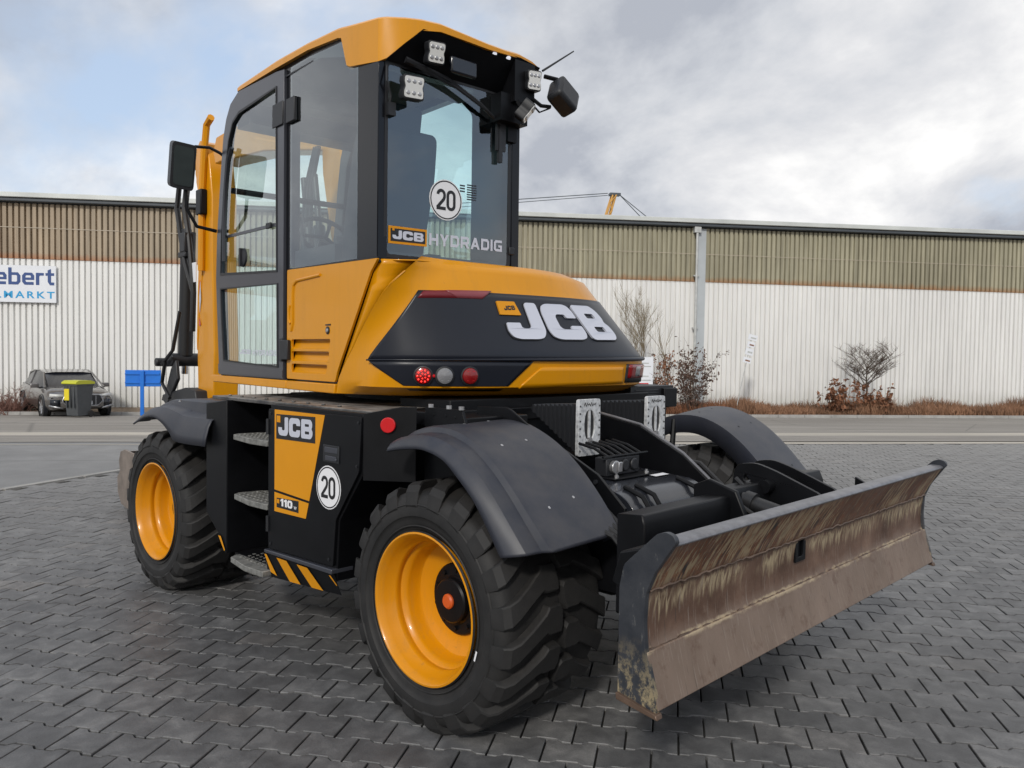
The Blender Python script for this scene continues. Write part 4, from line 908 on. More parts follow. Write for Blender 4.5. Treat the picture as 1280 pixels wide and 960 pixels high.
# plates behind the toolbox
mb=MB(); mb.poly([(0,.94),(.24,.94),(.24,1.272),(.17,1.270),(0,1.236)],[],lambda a,b,t:Vector((-.858,1.20,b))+Vector((-.8,-.6,0))*a+Vector((-.6,.8,0))*t,-.006,.0)
BP=mb.build('corner_plate',M['black'],EX,norm=True,bevel=.002)
mb=MB(); c=Vector((-.858,1.20,1.19))+Vector((-.8,-.6,0))*.115; nv_=Vector((-.6,.8,0)); mb.cyl(c,c+nv_*.016,.034,28); part(mb,'rear_reflector',M['red'],.003)
mb=MB(); mb.side([(-1.12,1.27),(-1.12,.9),(-1.62,.9),(-1.62,1.10),(-1.345,1.262),(-1.31,1.275)],.762,.750); part(mb,'fender_plate',M['black'],.003)
mb=MB(); mb.side([(-1.04,1.27),(-1.04,.9),(-1.30,.9),(-1.32,1.18),(-1.28,1.27)],1.00,.985)
for x,z in ((-1.1,1.24),(-1.18,1.24),(-1.1,1.19),(-1.24,1.235),(-1.24,1.2)): mb.cyl((x,1.0,z),(x,1.003,z),.006,8)
part(mb,'fender_plate',M['black'],.003)
for x in (-1.08,-1.2,-1.28):
    mb=MB(); mb.cyl((x,1.0,1.27),(x,1.0,1.285),.012,8); part(mb,'deck_bolt',M['steel'])
mb=MB(); mb.bb(-1.04,-.8,-.85,.975,1.18,1.245); mb.bb(-.98,-.6,-.8,.8,1.2,1.29); mb.bb(-1.29,-1.04,.60,.98,1.18,1.235); part(mb,'rear_deck',M['black'],.006)
mb=MB(); mb.side([(-.85,1.235),(-.85,.5),(.65,.5),(.65,1.235)],-.93,-1.2); part(mb,'right_side_box',M['black'],.01)
mb=MB(); mb.bb(-.95,-.55,-1.12,-.66,1.20,1.325); 
for k in range(6): mb.bb(-.9556,-.95,-.95,-.70,1.215+.016*k,1.222+.016*k)
part(mb,'vent_box',M['plastic'],.006)
mb=MB(); mb.bb(-.98,-.95,-1.12,-.98,1.19,1.31); part(mb,'battery_isolator',M['black'],.006)
# rear: tank, socket, rails, hoses
mb=MB()
def tk(u,v):
    a=v; return None
prof=roundpoly([(-1.90,.72),(-1.90,.875),(-1.82,.942),(-1.36,.972),(-1.36,.72)],.07,5)
mb.side(prof,.60,.02); part(mb,'hydraulic_tank',M['black_gloss'] if False else mat('tank_black_paint',(.016,.018,.024),.25,coat=.3,var=.2,vs_=5,dust=.12,dustc=(.1,.095,.09)),.03)
for y in (.52,.44,.12):
    mb=MB(); mb.tube([(-1.78,y,.955),(-1.875,y,.925),(-1.908,y,.88),(-1.912,y,.72)],.011,8); part(mb,'tank_strap',M['black'],norm=False)
mb=MB(); mb.bb(-1.895,-1.915,.20,.40,.80,.86); part(mb,'fitting_block',M['black'],.003)
for y in (.38,.24):
    mb=MB(); mb.cyl((-1.915,y,.84),(-1.945,y,.84),.016,6); mb.tube([(-1.945,y,.84),(-2.0,y-.05,.83),(-2.08,y-.16,.81)],.007,6); part(mb,'pipe_fitting',M['steel'],norm=False)
mb=MB(); mb.plan([(-1.66,.12),(-1.66,.43),(-1.48,.43),(-1.48,.12)],.957,.964); part(mb,'socket_base',M['black'],.002)
mb=MB(); mb.bb(-1.60,-1.53,.16,.41,.964,1.048); mb.cyl((-1.60,.28,1.008),(-1.612,.28,1.008),.028,18); mb.cyl((-1.60,.21,1.008),(-1.612,.21,1.008),.028,18); part(mb,'socket_box',M['plastic'],.006)
mb=MB(); mb.cyl((-1.60,.365,1.006),(-1.622,.365,1.006),.030,18); mb.bb(-1.622,-1.633,.335,.362,.985,1.03); part(mb,'trailer_socket',M['steel'],.003)
for y in (.39,.16):
    mb=MB(); mb.cyl((-1.64,y,.964),(-1.64,y,.974),.011,6); mb.cyl((-1.64,y,.974),(-1.64,y,.982),.006,8); part(mb,'socket_bolt',M['steel'])
mb=MB()
for k in range(6): mb.tube([(-1.60,.15+.05*k,1.052),(-1.52,.15+.05*k,1.085),(-1.43,.15+.05*k,1.10)],.007,6)
mb.tube([(-1.60,.10,1.054),(-1.60,.44,1.054)],.006,6); part(mb,'cable_guard',M['black'],norm=False)
mb=MB(); mb.add([(-1.70,.17,.956),(-1.70,.06,.956),(-1.665,.06,.9585),(-1.665,.17,.9585)],[(0,1,2,3)]); mb.build('white_label',M['white'],EX)
for y in (-.06,):
    mb=MB(); mb.tube([(-1.15,y,1.215),(-1.45,y,1.165),(-1.70,y,1.045),(-1.84,y,.94),(-1.88,y,.88),(-1.885,y,.75)],.007,8); part(mb,'frame_rail',M['blade_top'],norm=False)
    mb=MB(); mb.side([(-1.15,1.205),(-1.45,1.155),(-1.70,1.035),(-1.84,.93),(-1.88,.87),(-1.88,.55),(-1.15,.55)],y+.008,y-.008); part(mb,'frame_side_plate',M['black'],.002)
    mb=MB(); mb.side([(-1.15,1.205),(-1.5,1.14),(-1.76,1.02),(-1.90,.90),(-1.92,.55),(-1.15,.55)],.68,.665); part(mb,'frame_side_plate',M['black'],.002)
R=random.Random(5)
for k in range(7):
    y=-.12-.07*k*.6; mb=MB(); mb.tube(catm if False else [ (-1.3,y,.98),(-1.6,y-.03*R.random(),.92+.04*R.random()),(-1.85,y+.05,.80),(-2.05,y+.1*R.random(),.68)],.013,8); part(mb,'hydraulic_hose',M['hose'],norm=False)
for k in range(4):
    mb=MB(); y=.70+.03*k; mb.tube([(-1.35,y,1.0),(-1.75,y+.02,.95-.03*k),(-1.95,y+.03,.82),(-2.08,y-.02,.66)],.012,8); part(mb,'hydraulic_hose',M['hose'],norm=False)
for k,(y,z0) in enumerate(((.60,.80),(.30,.70),(-.15,.75),(-.34,.84),(-.50,.80))):
    mb=MB(); mb.lathe([(.016,-.02),(.022,-.02),(.022,.0),(.013,.004),(.013,.03)],(-1.93,y,z0),(-1,.1,.1),8,cap0=True,cap1=True); part(mb,'hose_fitting',M['steel'],norm=False)
for k in range(6):
    mb=MB(); x=-1.18-.115*k; z=1.205-.0-(max(0,k-2)*.055); mb.cyl((x,.682,z-.05),(x,.69,z-.05),.010,8); part(mb,'plate_bolt',M['plastic'])
# ---------------- blade
mb=MB()
PR=[(-2.502,.952),(-2.470,.90),(-2.437,.845),(-2.414,.795),(-2.405,.74),(-2.402,.69),(-2.405,.640),(-2.412,.618)]
PB=[(-2.412,.618),(-2.424,.57),(-2.440,.51),(-2.458,.452)]
def sheet(P,y0,y1,th,nseg=1):
    vs=[];n=len(P)
    for y in (y0,y1): vs+=[(x,y,z) for x,z in P]+[(x+th,y,z) for x,z in P]
    fs=[]
    for i in range(n-1):
        fs+=[(i,i+1,2*n+i+1,2*n+i),(n+i+1,n+i,3*n+i,3*n+i+1),(i+1,i,n+i,n+i+1),(2*n+i,2*n+i+1,3*n+i+1,3*n+i)]
    fs+=[(0,2*n,3*n,n),(n-1,2*n-1,4*n-1,3*n-1)]
    return vs,fs
BLD=empty('dozer_blade',(0,0,0),0,EX)
SY,SZ=.205,.757
for ya,yb in ((1.258,SY+.032),(SY-.032,-1.258)): mb.add(*sheet(PR,ya,yb,.014))
lo=[p for p in PR if p[1]<.72]; mb.add(*sheet([(-2.404,.722)]+[p for p in PR if p[1]<.72],SY+.032,SY-.032,.014)); mb.add(*sheet([p for p in PR if p[1]>.794]+[(-2.4135,.79)],SY+.032,SY-.032,.014))
mb.build('moldboard',M['blade'],BLD,norm=True,sharp=50)
mb=MB(); mb.add(*sheet([(x-.010,z) for x,z in PB],1.270,-1.270,.024)); mb.build('cutting_edge',M['blade'],BLD,norm=True,bevel=.003)
mb=MB(); mb.front([(SY-.045,.705),(SY+.045,.705),(SY+.045,.80),(SY-.045,.80)],-2.400,-2.412,holes=[[(SY-.022,.725),(SY-.022,.788),(SY+.022,.788),(SY+.022,.725)]]); mb.bb(-2.40,-2.385,SY-.03,SY+.03,.715,.795); mb.build('tow_slot',M['black'],BLD,norm=True,bevel=.002)
# weld seams
mb=MB(); R=random.Random(9)
for (x,z,r_) in ((-2.4145,.616,.0045),(-2.4205,.800,.004)):
    pts=[(x+R.uniform(-.001,.001),1.26-k*.021,z+R.uniform(-.003,.003)) for k in range(121)]; mb.tube(pts,[r_*R.uniform(.7,1.3) for _ in pts],5,caps=False)
mb.build('weld_seam',M['edge_steel'],BLD)
mb=MB(); mb.side([(-2.506,.951),(-2.500,.960),(-2.488,.965),(-2.446,.965),(-2.438,.955),(-2.442,.93),(-2.47,.925),(-2.484,.938)],1.258,-1.258); mb.build('top_beam',M['blade_top'],BLD,norm=True,bevel=.004)
mb=MB(); mb.side([(-2.40,.93),(-2.30,.90),(-2.27,.80),(-2.375,.74)],1.25,-1.25); mb.side([(-2.385,.62),(-2.31,.60),(-2.31,.50),(-2.40,.50)],1.25,-1.25); mb.build('stiffener',M['black'],BLD,norm=True,bevel=.006)
CK=[(-2.507,.950),(-2.520,.965),(-2.512,.985),(-2.485,.994),(-2.455,.985),(-2.335,.870),(-2.320,.800),(-2.320,.465),(-2.465,.440),(-2.455,.50),(-2.420,.62),(-2.412,.70),(-2.416,.79),(-2.445,.86)]
for s in (1,-1):
    mb=MB(); mb.side(roundpoly(CK,.012),s*1.256,s*1.276); mb.build('end_plate',M['cheek'],BLD,norm=True,bevel=.003)
    mb=MB(); mb.side([(-2.470,.445),(-2.475,.430),(-2.322,.450),(-2.320,.472)],s*1.256,s*1.288); mb.build('end_plate_shoe',M['edge_steel'],BLD,norm=True,bevel=.003)
# blade linkage
mb=MB(); mb.side([(-2.10,.955),(-2.21,.965),(-2.22,.93),(-2.22,.60),(-2.10,.60)],1.0,.40); part(mb,'cross_beam',M['black'],.008)
mb=MB(); mb.side([(-2.08,.97),(-2.20,.985),(-2.22,.94),(-2.22,.62),(-2.08,.62)],.395,-.45); mb.side([(-2.05,.99),(-2.12,1.02),(-2.24,.985),(-2.30,.86),(-2.30,.6),(-2.05,.6)],.42,.395); part(mb,'cross_beam',M['black'],.006)
for y in (.085,-.075):
    mb=MB(); mb.side(roundpoly([(-2.04,.93),(-2.06,1.045),(-2.15,1.06),(-2.24,1.035),(-2.45,.955),(-2.40,.88),(-2.375,.72),(-2.04,.72)],.03),y+.010,y-.010,holes=[circ(-2.115,.99,.017,n=16)]); part(mb,'lift_lug',M['black'],.003)
mb=MB(); mb.cyl((-2.22,.15,.97),(-2.22,-.14,.97),.028,18); part(mb,'lug_pin',M['black'])
for y in (.30,):
    mb=MB(); mb.cyl((-2.16,y,.94),(-2.36,y+.0,.90),.034,20); mb.lathe([(.045,-.02),(.045,.02)],(-2.24,y,.925),(.2,0,.04),18,cap0=True,cap1=True); part(mb,'blade_cylinder',M['hose'],norm=False)
    mb=MB(); mb.tube([(-2.10,y+.08,.98),(-2.2,y+.09,.95),(-2.30,y+.05,.88),(-2.32,y,.80)],.010,8); mb.tube([(-2.12,y-.1,1.0),(-2.22,y-.08,.93),(-2.30,y-.04,.88)],.010,8); part(mb,'hydraulic_hose',M['hose'],norm=False)
for s in (1,-1):
    mb=MB(); mb.side([(-1.5,.80),(-1.5,.55),(-2.25,.50),(-2.385,.52),(-2.385,.70),(-2.2,.76)],s*.42,s*.34); part(mb,'blade_arm',M['black'],.01)
    mb=MB(); mb.side([(-2.18,.90),(-2.38,.80),(-2.38,.5),(-2.18,.5)],s*.95,s*.93); part(mb,'gusset',M['black'],.003)
# ================================================================== UPPER STRUCTURE (slewed 5 degrees)
RID=[(-.44,.966),(-.60,.966),(-.73,.962),(-.86,.90),(-.95,.80),(-1.01,.68),(-1.07,.45),(-1.10,.2),(-1.10,-.1),(-1.08,-.4),(-1.02,-.65),(-.92,-.80),(-.80,-.90),(-.6,-.95),(-.3,-.96)]
TOP=[(-.44,.962),(-.62,.960),(-.76,.95),(-.85,.88),(-.90,.78),(-.93,.66),(-.95,.46),(-.955,.24),(-.95,.03),(-.93,-.15),(-.88,-.36),(-.78,-.55),(-.62,-.68),(-.4,-.75),(-.2,-.76)]
DEK=[(-.44,.955),(-.60,.95),(-.72,.94),(-.80,.86),(-.84,.76),(-.86,.64),(-.87,.44),(-.875,.24),(-.87,.05),(-.84,-.1),(-.78,-.26),(-.68,-.40),(-.52,-.50),(-.35,-.54),(-.2,-.55)]
BOT=[(-.44,.966),(-.52,.94),(-.60,.905),(-.70,.845),(-.80,.74),(-.88,.62),(-.94,.42),(-.97,.2),(-.97,-.1),(-.95,-.4),(-.90,-.60),(-.82,-.75),(-.70,-.84),(-.5,-.89),(-.3,-.9)]
CT={k:[Vector((x,y,0)) for x,y in v] for k,v in dict(R=RID,T=TOP,D=DEK,B=BOT).items()}
def crm(P,u):
    n=len(P)-1; u=min(max(u,0),n-1e-6); i=int(u); t=u-i
    p0=P[max(i-1,0)];p1=P[i];p2=P[i+1];p3=P[min(i+2,n)]
    return .5*((2*p1)+(-p0+p2)*t+(2*p0-5*p1+4*p2-p3)*t*t+(-p0+3*p1-3*p2+p3)*t**3)
def SS(u,z):
    R_=crm(CT['R'],u);T=crm(CT['T'],u);D=crm(CT['D'],u);B=crm(CT['B'],u)
    RB=R_.lerp(B,.12); TD=T.lerp(D,.45)
    if z<=1.345: p=B.lerp(RB,(z-1.30)/.045)
    elif z<=1.46: p=RB.lerp(R_,(z-1.345)/.115)
    elif z<=1.49: p=R_.copy()
    elif z<=1.83: p=R_.lerp(T,(z-1.49)/.34)
    elif z<=1.93: p=T.lerp(TD,(z-1.83)/.10)
    else: p=TD.lerp(D,min(1,(z-1.93)/.035))
    return Vector((p.x,p.y,z))
def SN(u,z,off):
    e=.02; a=SS(u+e,z)-SS(u-e,z); b=SS(u,min(z+.004,1.965))-SS(u,z-.004); n=a.cross(b)
    n=n.normalized() if n.length>1e-12 else Vector((-1,0,0))
    if n.x*(-1)+n.y*.6*(1 if u<6 else -1)<0: n=-n
    return SS(u,z)+n*off
def frange(a,b,n): return [a+(b-a)*i/n for i in range(n+1)]
def spatch(name,corners,m,off,nu=24,nz=6,parent=None,th=.006,extra=None):
    """corners in (u,z): lower-left, lower-right, upper-right, upper-left"""
    c=corners; mb=MB(); vs=[]
    for i in range(nu+1):
        s=i/nu
        for j in range(nz+1):
            t=j/nz
            u=(c[0][0]*(1-s)+c[1][0]*s)*(1-t)+(c[3][0]*(1-s)+c[2][0]*s)*t; z=(c[0][1]*(1-s)+c[1][1]*s)*(1-t)+(c[3][1]*(1-s)+c[2][1]*s)*t
            vs.append(SN(u,z,off))
    mb.add(vs,[(i*(nz+1)+j,(i+1)*(nz+1)+j,(i+1)*(nz+1)+j+1,i*(nz+1)+j+1) for i in range(nu) for j in range(nz)])
    o=mb.build(name,m,parent or EX,U=parent is None,sharp=30); md=o.modifiers.new('s','SOLIDIFY'); md.thickness=th; md.offset=-1; return o
# yellow counterweight shell: left edge follows the swept seam
ARC=[(1.30,-.425,.966),(1.37,-.445,.967),(1.45,-.51,.967),(1.52,-.585,.967),(1.60,-.655,.966),(1.68,-.73,.963),(1.75,-.795,.955),(1.82,-.85,.935),(1.88,-.885,.88),(1.93,-.90,.825),(1.965,-.895,.78)]
def arcp(z):
    for i in range(len(ARC)-1):
        if ARC[i][0]<=z<=ARC[i+1][0]:
            t=(z-ARC[i][0])/(ARC[i+1][0]-ARC[i][0]); return Vector((ARC[i][1]+(ARC[i+1][1]-ARC[i][1])*t,ARC[i][2]+(ARC[i+1][2]-ARC[i][2])*t,z))
    return Vector((ARC[-1][1],ARC[-1][2],z))
zl=[1.30,1.315,1.345,1.375,1.41,1.46,1.475,1.49]+frange(1.52,1.83,9)+[1.85,1.87,1.89,1.91,1.93,1.945,1.956,1.965]
def ustart(z): # param where the shell joins the free surface
    return 1.0+ (z-1.30)/(1.965-1.30)*3.6
mb=MB(); us=frange(0,1,96); vs=[]
for s in us:
    for z in zl:
        u=ustart(z)+(14-ustart(z))*s; p=SS(u,z)
        k=max(0,1-s*14); k=k*k*(3-2*k); a=arcp(z)
        if k>0: p=p.lerp(a,k)
        vs.append(p)
nz=len(zl); fs=[(i*nz+j,(i+1)*nz+j,(i+1)*nz+j+1,i*nz+j+1) for i in range(96) for j in range(nz-1)]
mb.add(vs,fs)
# underside and deck closing
b0=len(mb.v)
for i in range(96): 
    a=vs[i*nz];b=vs[(i+1)*nz]; mb.add([a,b,Vector((-.3,b.y*.6,1.30)),Vector((-.3,a.y*.6,1.30))],[(0,1,2,3)])
    a=vs[i*nz+nz-1];b=vs[(i+1)*nz+nz-1]; mb.add([a,b,Vector((-.55,b.y*.7,1.972)),Vector((-.55,a.y*.7,1.972))],[(3,2,1,0)])
mb.build('counterweight',M['yellow'],EX,U=True,sharp=38,norm=True)
CW=EX.children[-1] if False else bpy.data.objects['counterweight']
# rim of the shell along the seam
mb=MB(); mb.tube([arcp(z)+Vector((.003,-.006,0)) for z in zl if z<1.90],.005,6,caps=False); mb.build('seam_edge',M['yellow'],CW)
# filler panel between cab corner and shell
mb=MB(); zs2=frange(1.30,1.945,26)
def seamx(z): return -.425+(z-1.35)*(-.81+.425)/(1.945-1.35) if z>1.35 else -.425
vs=[]
for z in zs2:
    a=arcp(z)+Vector((.035,-.016,0)); s0=Vector((seamx(z)+.02,.950,z))
    if a.x>s0.x-.004: a=Vector((s0.x-.004,.950,z))
    mid=Vector((a.x*.4+s0.x*.6,.951 if a.y>.9 else .93,z)); vs+=[s0,mid,a]
fs=[(i*3+j,i*3+j+1,(i+1)*3+j+1,(i+1)*3+j) for i in range(26) for j in range(2)]
mb.add(vs,fs); mb.add([(-.79,.945,1.946),(-.90,.80,1.946),(-.86,.55,1.952),(-.7,.5,1.955),(-.7,.93,1.95)],[(0,1,2,3,4)]); o=mb.build('filler_panel',M['yellow'],EX,U=True,norm=True); md=o.modifiers.new('s','SOLIDIFY'); md.thickness=.006
# black insert
OB=.006
BK=spatch('black_insert',[(1.95,1.468),(13.2,1.492),(12.6,1.825),(3.85,1.803)],M['panel_black'],OB,80,12,CW,.02)
mb=MB(); rp=[]
for i in range(81):
    s=i/80; u=1.95+(13.2-1.95)*s; z=1.468+(1.492-1.468)*s; rp.append(SN(u,z+.004,OB+.001))
mb.tube(rp,[.004+.007*min(1,max(0,(i-20)/25)) for i in range(81)],8,caps=False); mb.build('insert_lip',M['panel_black'],BK)
spatch('black_insert',[(3.62,1.333),(6.18,1.328),(6.85,1.474),(1.98,1.470)],M['panel_black'],.004,40,6,CW,.012)
# yellow lower bumper relief
spatch('bumper_relief',[(6.55,1.345),(9.28,1.355),(9.22,1.447),(7.05,1.445)],M['yellow'],.007,60,5,CW,.02)
# reflector film top left
spatch('red_film',[(3.80,1.765),(5.95,1.775),(6.25,1.818),(4.05,1.800)],M['redfilm'],OB+.0012,20,2,CW,.001)
spatch('red_film',[(5.30,1.773),(5.95,1.775),(6.25,1.818),(4.95,1.808)],M['redfilm2'],OB+.0022,14,2,CW,.001)
# raised lettering
def fz(a,b): return (6.40+a*3.30, 1.578+b*.185+a*.012)
mb=MB(); put_jcb(mb,lambda a,b,t:SN(*fz(a,b),OB+t),0,1,0,1,0.0,.010,sub=True); o=mb.build('raised_lettering',M['letter'],CW,norm=True,sharp=30)
mb=MB(); put_jcb(mb,lambda a,b,t:SN(*fz(a,b),OB+t),-.008,1.008,-.03,1.02,0.0,.004,sub=True); o=mb.build('lettering_shadow_edge',M['print_black'],CW,norm=True,sharp=30)
sq=[(-.030,.655),(.140,.650),(.115,1.02),(-.035,1.02)]
mb=MB(); mb.poly(roundpoly(sq,.012),[],lambda a,b,t:SN(*fz(a,b),OB+t),0,.008); mb.build('logo_badge',M['decal_yellow'],CW,norm=True)
mb=MB(); put_jcb(mb,lambda a,b,t:SN(*fz(a,b+a*.2),OB+.0085+t),.012,.105,.77,.89,0,.0005); mb.build('badge_lettering',M['print_black'],CW,norm=True)
# tail lamps
for u,nm,mk in ((4.02,'tail_lamp','redlit'),(4.80,'reversing_lamp','clear'),(5.42,'indicator_lamp','redlens')):
    c=SN(u,1.403,.006); n=(SN(u,1.403,.02)-SN(u,1.403,.006)).normalized(); n=Vector((n.x,n.y,n.z*.3)).normalized()
    lm=empty(nm,(0,0,0),0,CW)
    mb=MB(); mb.lathe([(.046,-.006),(.046,.004),(.040,.006)],c,n,28); mb.build('bezel',M['plastic'],lm)
    mb=MB(); mb.lathe([(.039,.004),(.037,.012),(.026,.017),(0,.019)],c,n,28); mb.build('lens',M['redlens'] if mk!='clear' else M['clear'],lm)
    e1_=n.cross(Vector((0,0,1))).normalized(); e2_=n.cross(e1_)
    mb=MB()
    if mk=='redlit':
        for k in range(10):
            a=k*math.pi/5; q=c+(e1_*math.cos(a)+e2_*math.sin(a))*.027+n*.016; mb.lathe([(.0045,0),(.0035,.004),(0,.005)],q,n,8)
        for k in range(5):
            a=k*math.pi/2.5; q=c+(e1_*math.cos(a)+e2_*math.sin(a))*.012+n*.018; mb.lathe([(.0035,0),(0,.004)],q,n,8)
        mb.build('led_dots',M['redlit'],lm)['kind']='stuff'
    else:
        for k in range(-2,3): mb.tube([c+e1_*(-.027+abs(k)*.004)+e2_*k*.011+n*.0155,c+e1_*(.027-abs(k)*.004)+e2_*k*.011+n*.0155],.002,5)
        mb.build('reflector_ribs',M['steel'] if mk=='clear' else M['red'],lm)['kind']='stuff'
mb=MB(); c=SN(4.42,1.403,.008); mb.lathe([(.008,0),(.006,.006),(0,.007)],c,(SN(4.42,1.403,.02)-c),12); mb.build('side_lamp',M['red'],CW)
for (a,b,nm,mk,of) in ((9.36,11.2,'lamp_housing','plastic',.008),):
    spatch(nm,[(a,1.358),(b,1.358),(b,1.462),(a,1.462)],M[mk],of,10,4,CW,.02)
spatch('tail_lamp',[(9.42,1.385),(11.0,1.385),(11.0,1.458),(9.42,1.460)],M['redlens'],.014,10,4,CW,.008)
spatch('lamp_reflector',[(9.74,1.395),(10.02,1.395),(10.02,1.450),(9.74,1.452)],M['clear'],.017,6,3,CW,.003)
# side panel with louvres
SP=[(.145,1.958),(.145,1.355),(-.412,1.355),(-.43,1.40),(-.46,1.45),(-.60,1.66),(-.75,1.885),(-.815,1.946)]
LV=[(1.522,1.573),(1.455,1.508),(1.392,1.440)]
holes=[roundpoly([(.085,z1),(.085,z0),(-.335-(i==0)*.01+(i==2)*.02,z0),(-.350-(i==0)*.012+(i==2)*.02,z1)],.014) for i,(z0,z1) in enumerate(LV)]
pocket=roundpoly([(.115,1.905),(.075,1.90),(.07,1.70),(.10,1.68),(.118,1.70)],.02)
mb=MB(); mb.side(roundpoly(SP,.012),.968,.955,holes=holes); o=mb.build('side_panel',M['yellow'],EX,U=True,norm=True,bevel=.004); SPO=o
for (z0,z1) in LV:
    mb=MB(); mb.grid(lambda a,b:(.10-.47*a,.966-.030*math.sin(math.pi*b*.5)**.8,z0-.004+(z1-z0+.008)*b),frange(0,1,2),frange(0,1,8)); mb.bb(.10,-.37,.93,.937,z0-.006,z1+.006); mb.build('louvre',M['yellow'],SPO,norm=True)
mb=MB(); mb.tube([(x,.969,z) for x,z in [(-.25,1.905),(.02,1.892),(.06,1.87),(.072,1.82),(.07,1.66),(.09,1.62)]],.009,8); mb.tube([(x,.966,z) for x,z in [(.105,1.76),(.118,1.74),(.118,1.68),(.10,1.66)]],.010,8); mb.build('pressed_rib',M['yellow'],SPO)
mb=MB(); mb.lathe([(.020,-.002),(.020,.004),(.014,.006)],(-.335,.968,1.617),(0,1,0),20); mb.build('lock_bezel',M['plastic'],SPO); mb=MB(); mb.lathe([(.013,0),(.010,.008),(0,.009)],(-.335,.968,1.617),(0,1,0),14); mb.build('lock_barrel',M['steel'],SPO)
mb=MB(); mb.side([(-.31,1.648),(-.31,1.642),(-.365,1.642),(-.365,1.650)],.971,.966); mb.build('panel_notch',M['print_black'],SPO,norm=True)
# sill
mb=MB(); mb.side([(1.285,1.345),(1.25,1.300),(.142,1.298),(.142,1.345)],.975,.90); mb.side([(.138,1.345),(.138,1.297),(-.418,1.297),(-.418,1.345)],.975,.90); mb.build('sill',M['yellow'],EX,U=True,norm=True,bevel=.005)
mb=MB(); mb.bb(-.38,1.25,-.9,.90,1.29,1.34); mb.bb(-.66,.15,-.2,.90,1.34,1.93); mb.bb(-.30,.9,-.50,.02,1.34,1.90); mb.build('upper_frame',M['black'],EX,U=True,norm=True,bevel=.01)
mb=MB(); mb.bb(-.25,.85,-.90,-.50,1.33,1.84); mb.build('engine_cover',M['yellow'],EX,U=True,norm=True,bevel=.02)
# ---------------- cab
FP=[(1.135,1.345),(1.165,1.70),(1.190,1.97),(1.172,2.25),(1.135,2.48),(1.10,2.70),(1.065,2.87),(1.02,2.97),(.948,3.05),(.82,3.105)]
YL,YR=.962,.095
CAB=None
so_poly=FP+[(.25,3.088),(-.12,3.085),(-.46,3.06),(-.80,2.98),(-.805,1.948),(.15,1.958),(.15,1.345)]
door_hole=[(.170,1.36),(1.115,1.36),(1.145,1.70),(1.168,1.97),(1.150,2.25),(1.112,2.48),(1.078,2.70),(1.042,2.86),(1.0,2.955),(.935,3.03),(.81,3.078),(.27,3.060),(.170,3.05)]
win_hole=[(.105,1.972),(.105,3.052),(-.10,3.052),(-.455,3.03),(-.53,2.90),(-.605,2.88),(-.612,1.966)]
mb=MB(); mb.side(so_poly,YL,YL-.05,holes=[roundpoly(door_hole,.02),roundpoly(win_hole,.02)])
so_r=FP+[(.25,3.088),(-.12,3.085),(-.46,3.06),(-.80,2.98),(-.805,1.948),(1.1,1.5)]
mb.side(FP+[(.25,3.088),(-.46,3.06),(-.80,2.98),(-.805,1.948),(-.6,1.90),(.9,1.90),(1.0,1.345)],YR,YR+.05,holes=[roundpoly([(1.0,1.96),(1.04,2.40),(.98,2.80),(.86,2.98),(-.3,2.98),(-.45,2.85),(-.45,1.96)],.03)])
mb.bb(1.05,1.14,YR,YL,1.345,1.42)          # front sill
mb.bb(.78,.86,YR+.01,YL-.01,3.03,3.10)       # front header
mb.bb(-.38,1.1,YR+.02,YL-.03,1.345,1.40)       # floor
mb.bb(-.800,-.74,YR+.01,YL-.01,1.93,1.985); mb.bb(-.795,-.74,YR+.02,YL-.02,2.845,3.04) # rear rails
mb.bb(-.800,-.735,YR+.01,YR+.07,1.94,2.95); mb.bb(-.800,-.735,YL-.045,YL-.005,1.94,2.95)
CAB=mb.build('cab',M['black_gloss'],EX,U=True,norm=True,bevel=.004)
mb=MB(); mb.poly([(x,z) for x,z in [(-.10,3.052),(-.455,3.03),(-.53,2.90),(-.80,2.88),(-.80,1.955),(-.615,1.962),(-.608,2.86),(-.50,2.95)]],[],lambda a,b,t:(a,t,b),YL+.002,YL-.004); mb.build('quarter_cover',M['black_gloss'],CAB,norm=True)
def pane(name,pts,fn,m='glass',th=.005):
    mb=MB(); mb.poly(pts,[],fn,0,th); return mb.build(name,M[m],CAB,norm=True)
mb=MB(); mb.add([(.115,YL+.003,1.962),(.115,YL+.003,3.058),(-.10,YL+.003,3.058),(-.455,YL+.003,3.035),(-.535,YL+.003,2.895),(-.62,YL+.003,2.87),(-.62,YL+.003,1.958)],[(0,1,2,3,4,5,6)]); mb.build('side_window',M['glass'],CAB)
mb=MB(); mb.add([(1.0,YR+.02,1.96),(1.04,YR+.02,2.40),(.98,YR+.02,2.80),(.86,YR+.02,2.98),(-.3,YR+.02,2.98),(-.45,YR+.02,2.85),(-.45,YR+.02,1.96)],[(0,1,2,3,4,5,6)]); mb.build('right_window',M['glass'],CAB)
mb=MB(); fp=FP[:]; vs=[]
for x,z in fp: vs+=[(x-.008,YL-.05,z),(x-.008,YR+.05,z)]
mb.add(vs,[(2*i,2*i+1,2*i+3,2*i+2) for i in range(len(fp)-1)]); mb.build('windscreen',M['glass'],CAB)
XR=-.803
mb=MB(); mb.add([(XR,.930,1.955),(XR,.158,1.955),(XR,.158,2.862),(XR,.930,2.862)],[(0,1,2,3)]); mb.build('rear_window',M['glass_rear'],CAB)
fr=lambda a,b,t:(XR-t,-a,b)
mb=MB(); mb.poly([(-.930,1.955),(-.158,1.955),(-.158,2.862),(-.930,2.862)],[roundpoly([(-.912,1.972),(-.912,2.85),(-.176,2.85),(-.176,1.972)],.02)],fr,.0005,.0015); mb.build('window_seal',M['print_black'],CAB,norm=True)
RW=[o for o in CAB.children if o.name.startswith('rear_window')][0]
disc=(.575,2.267)
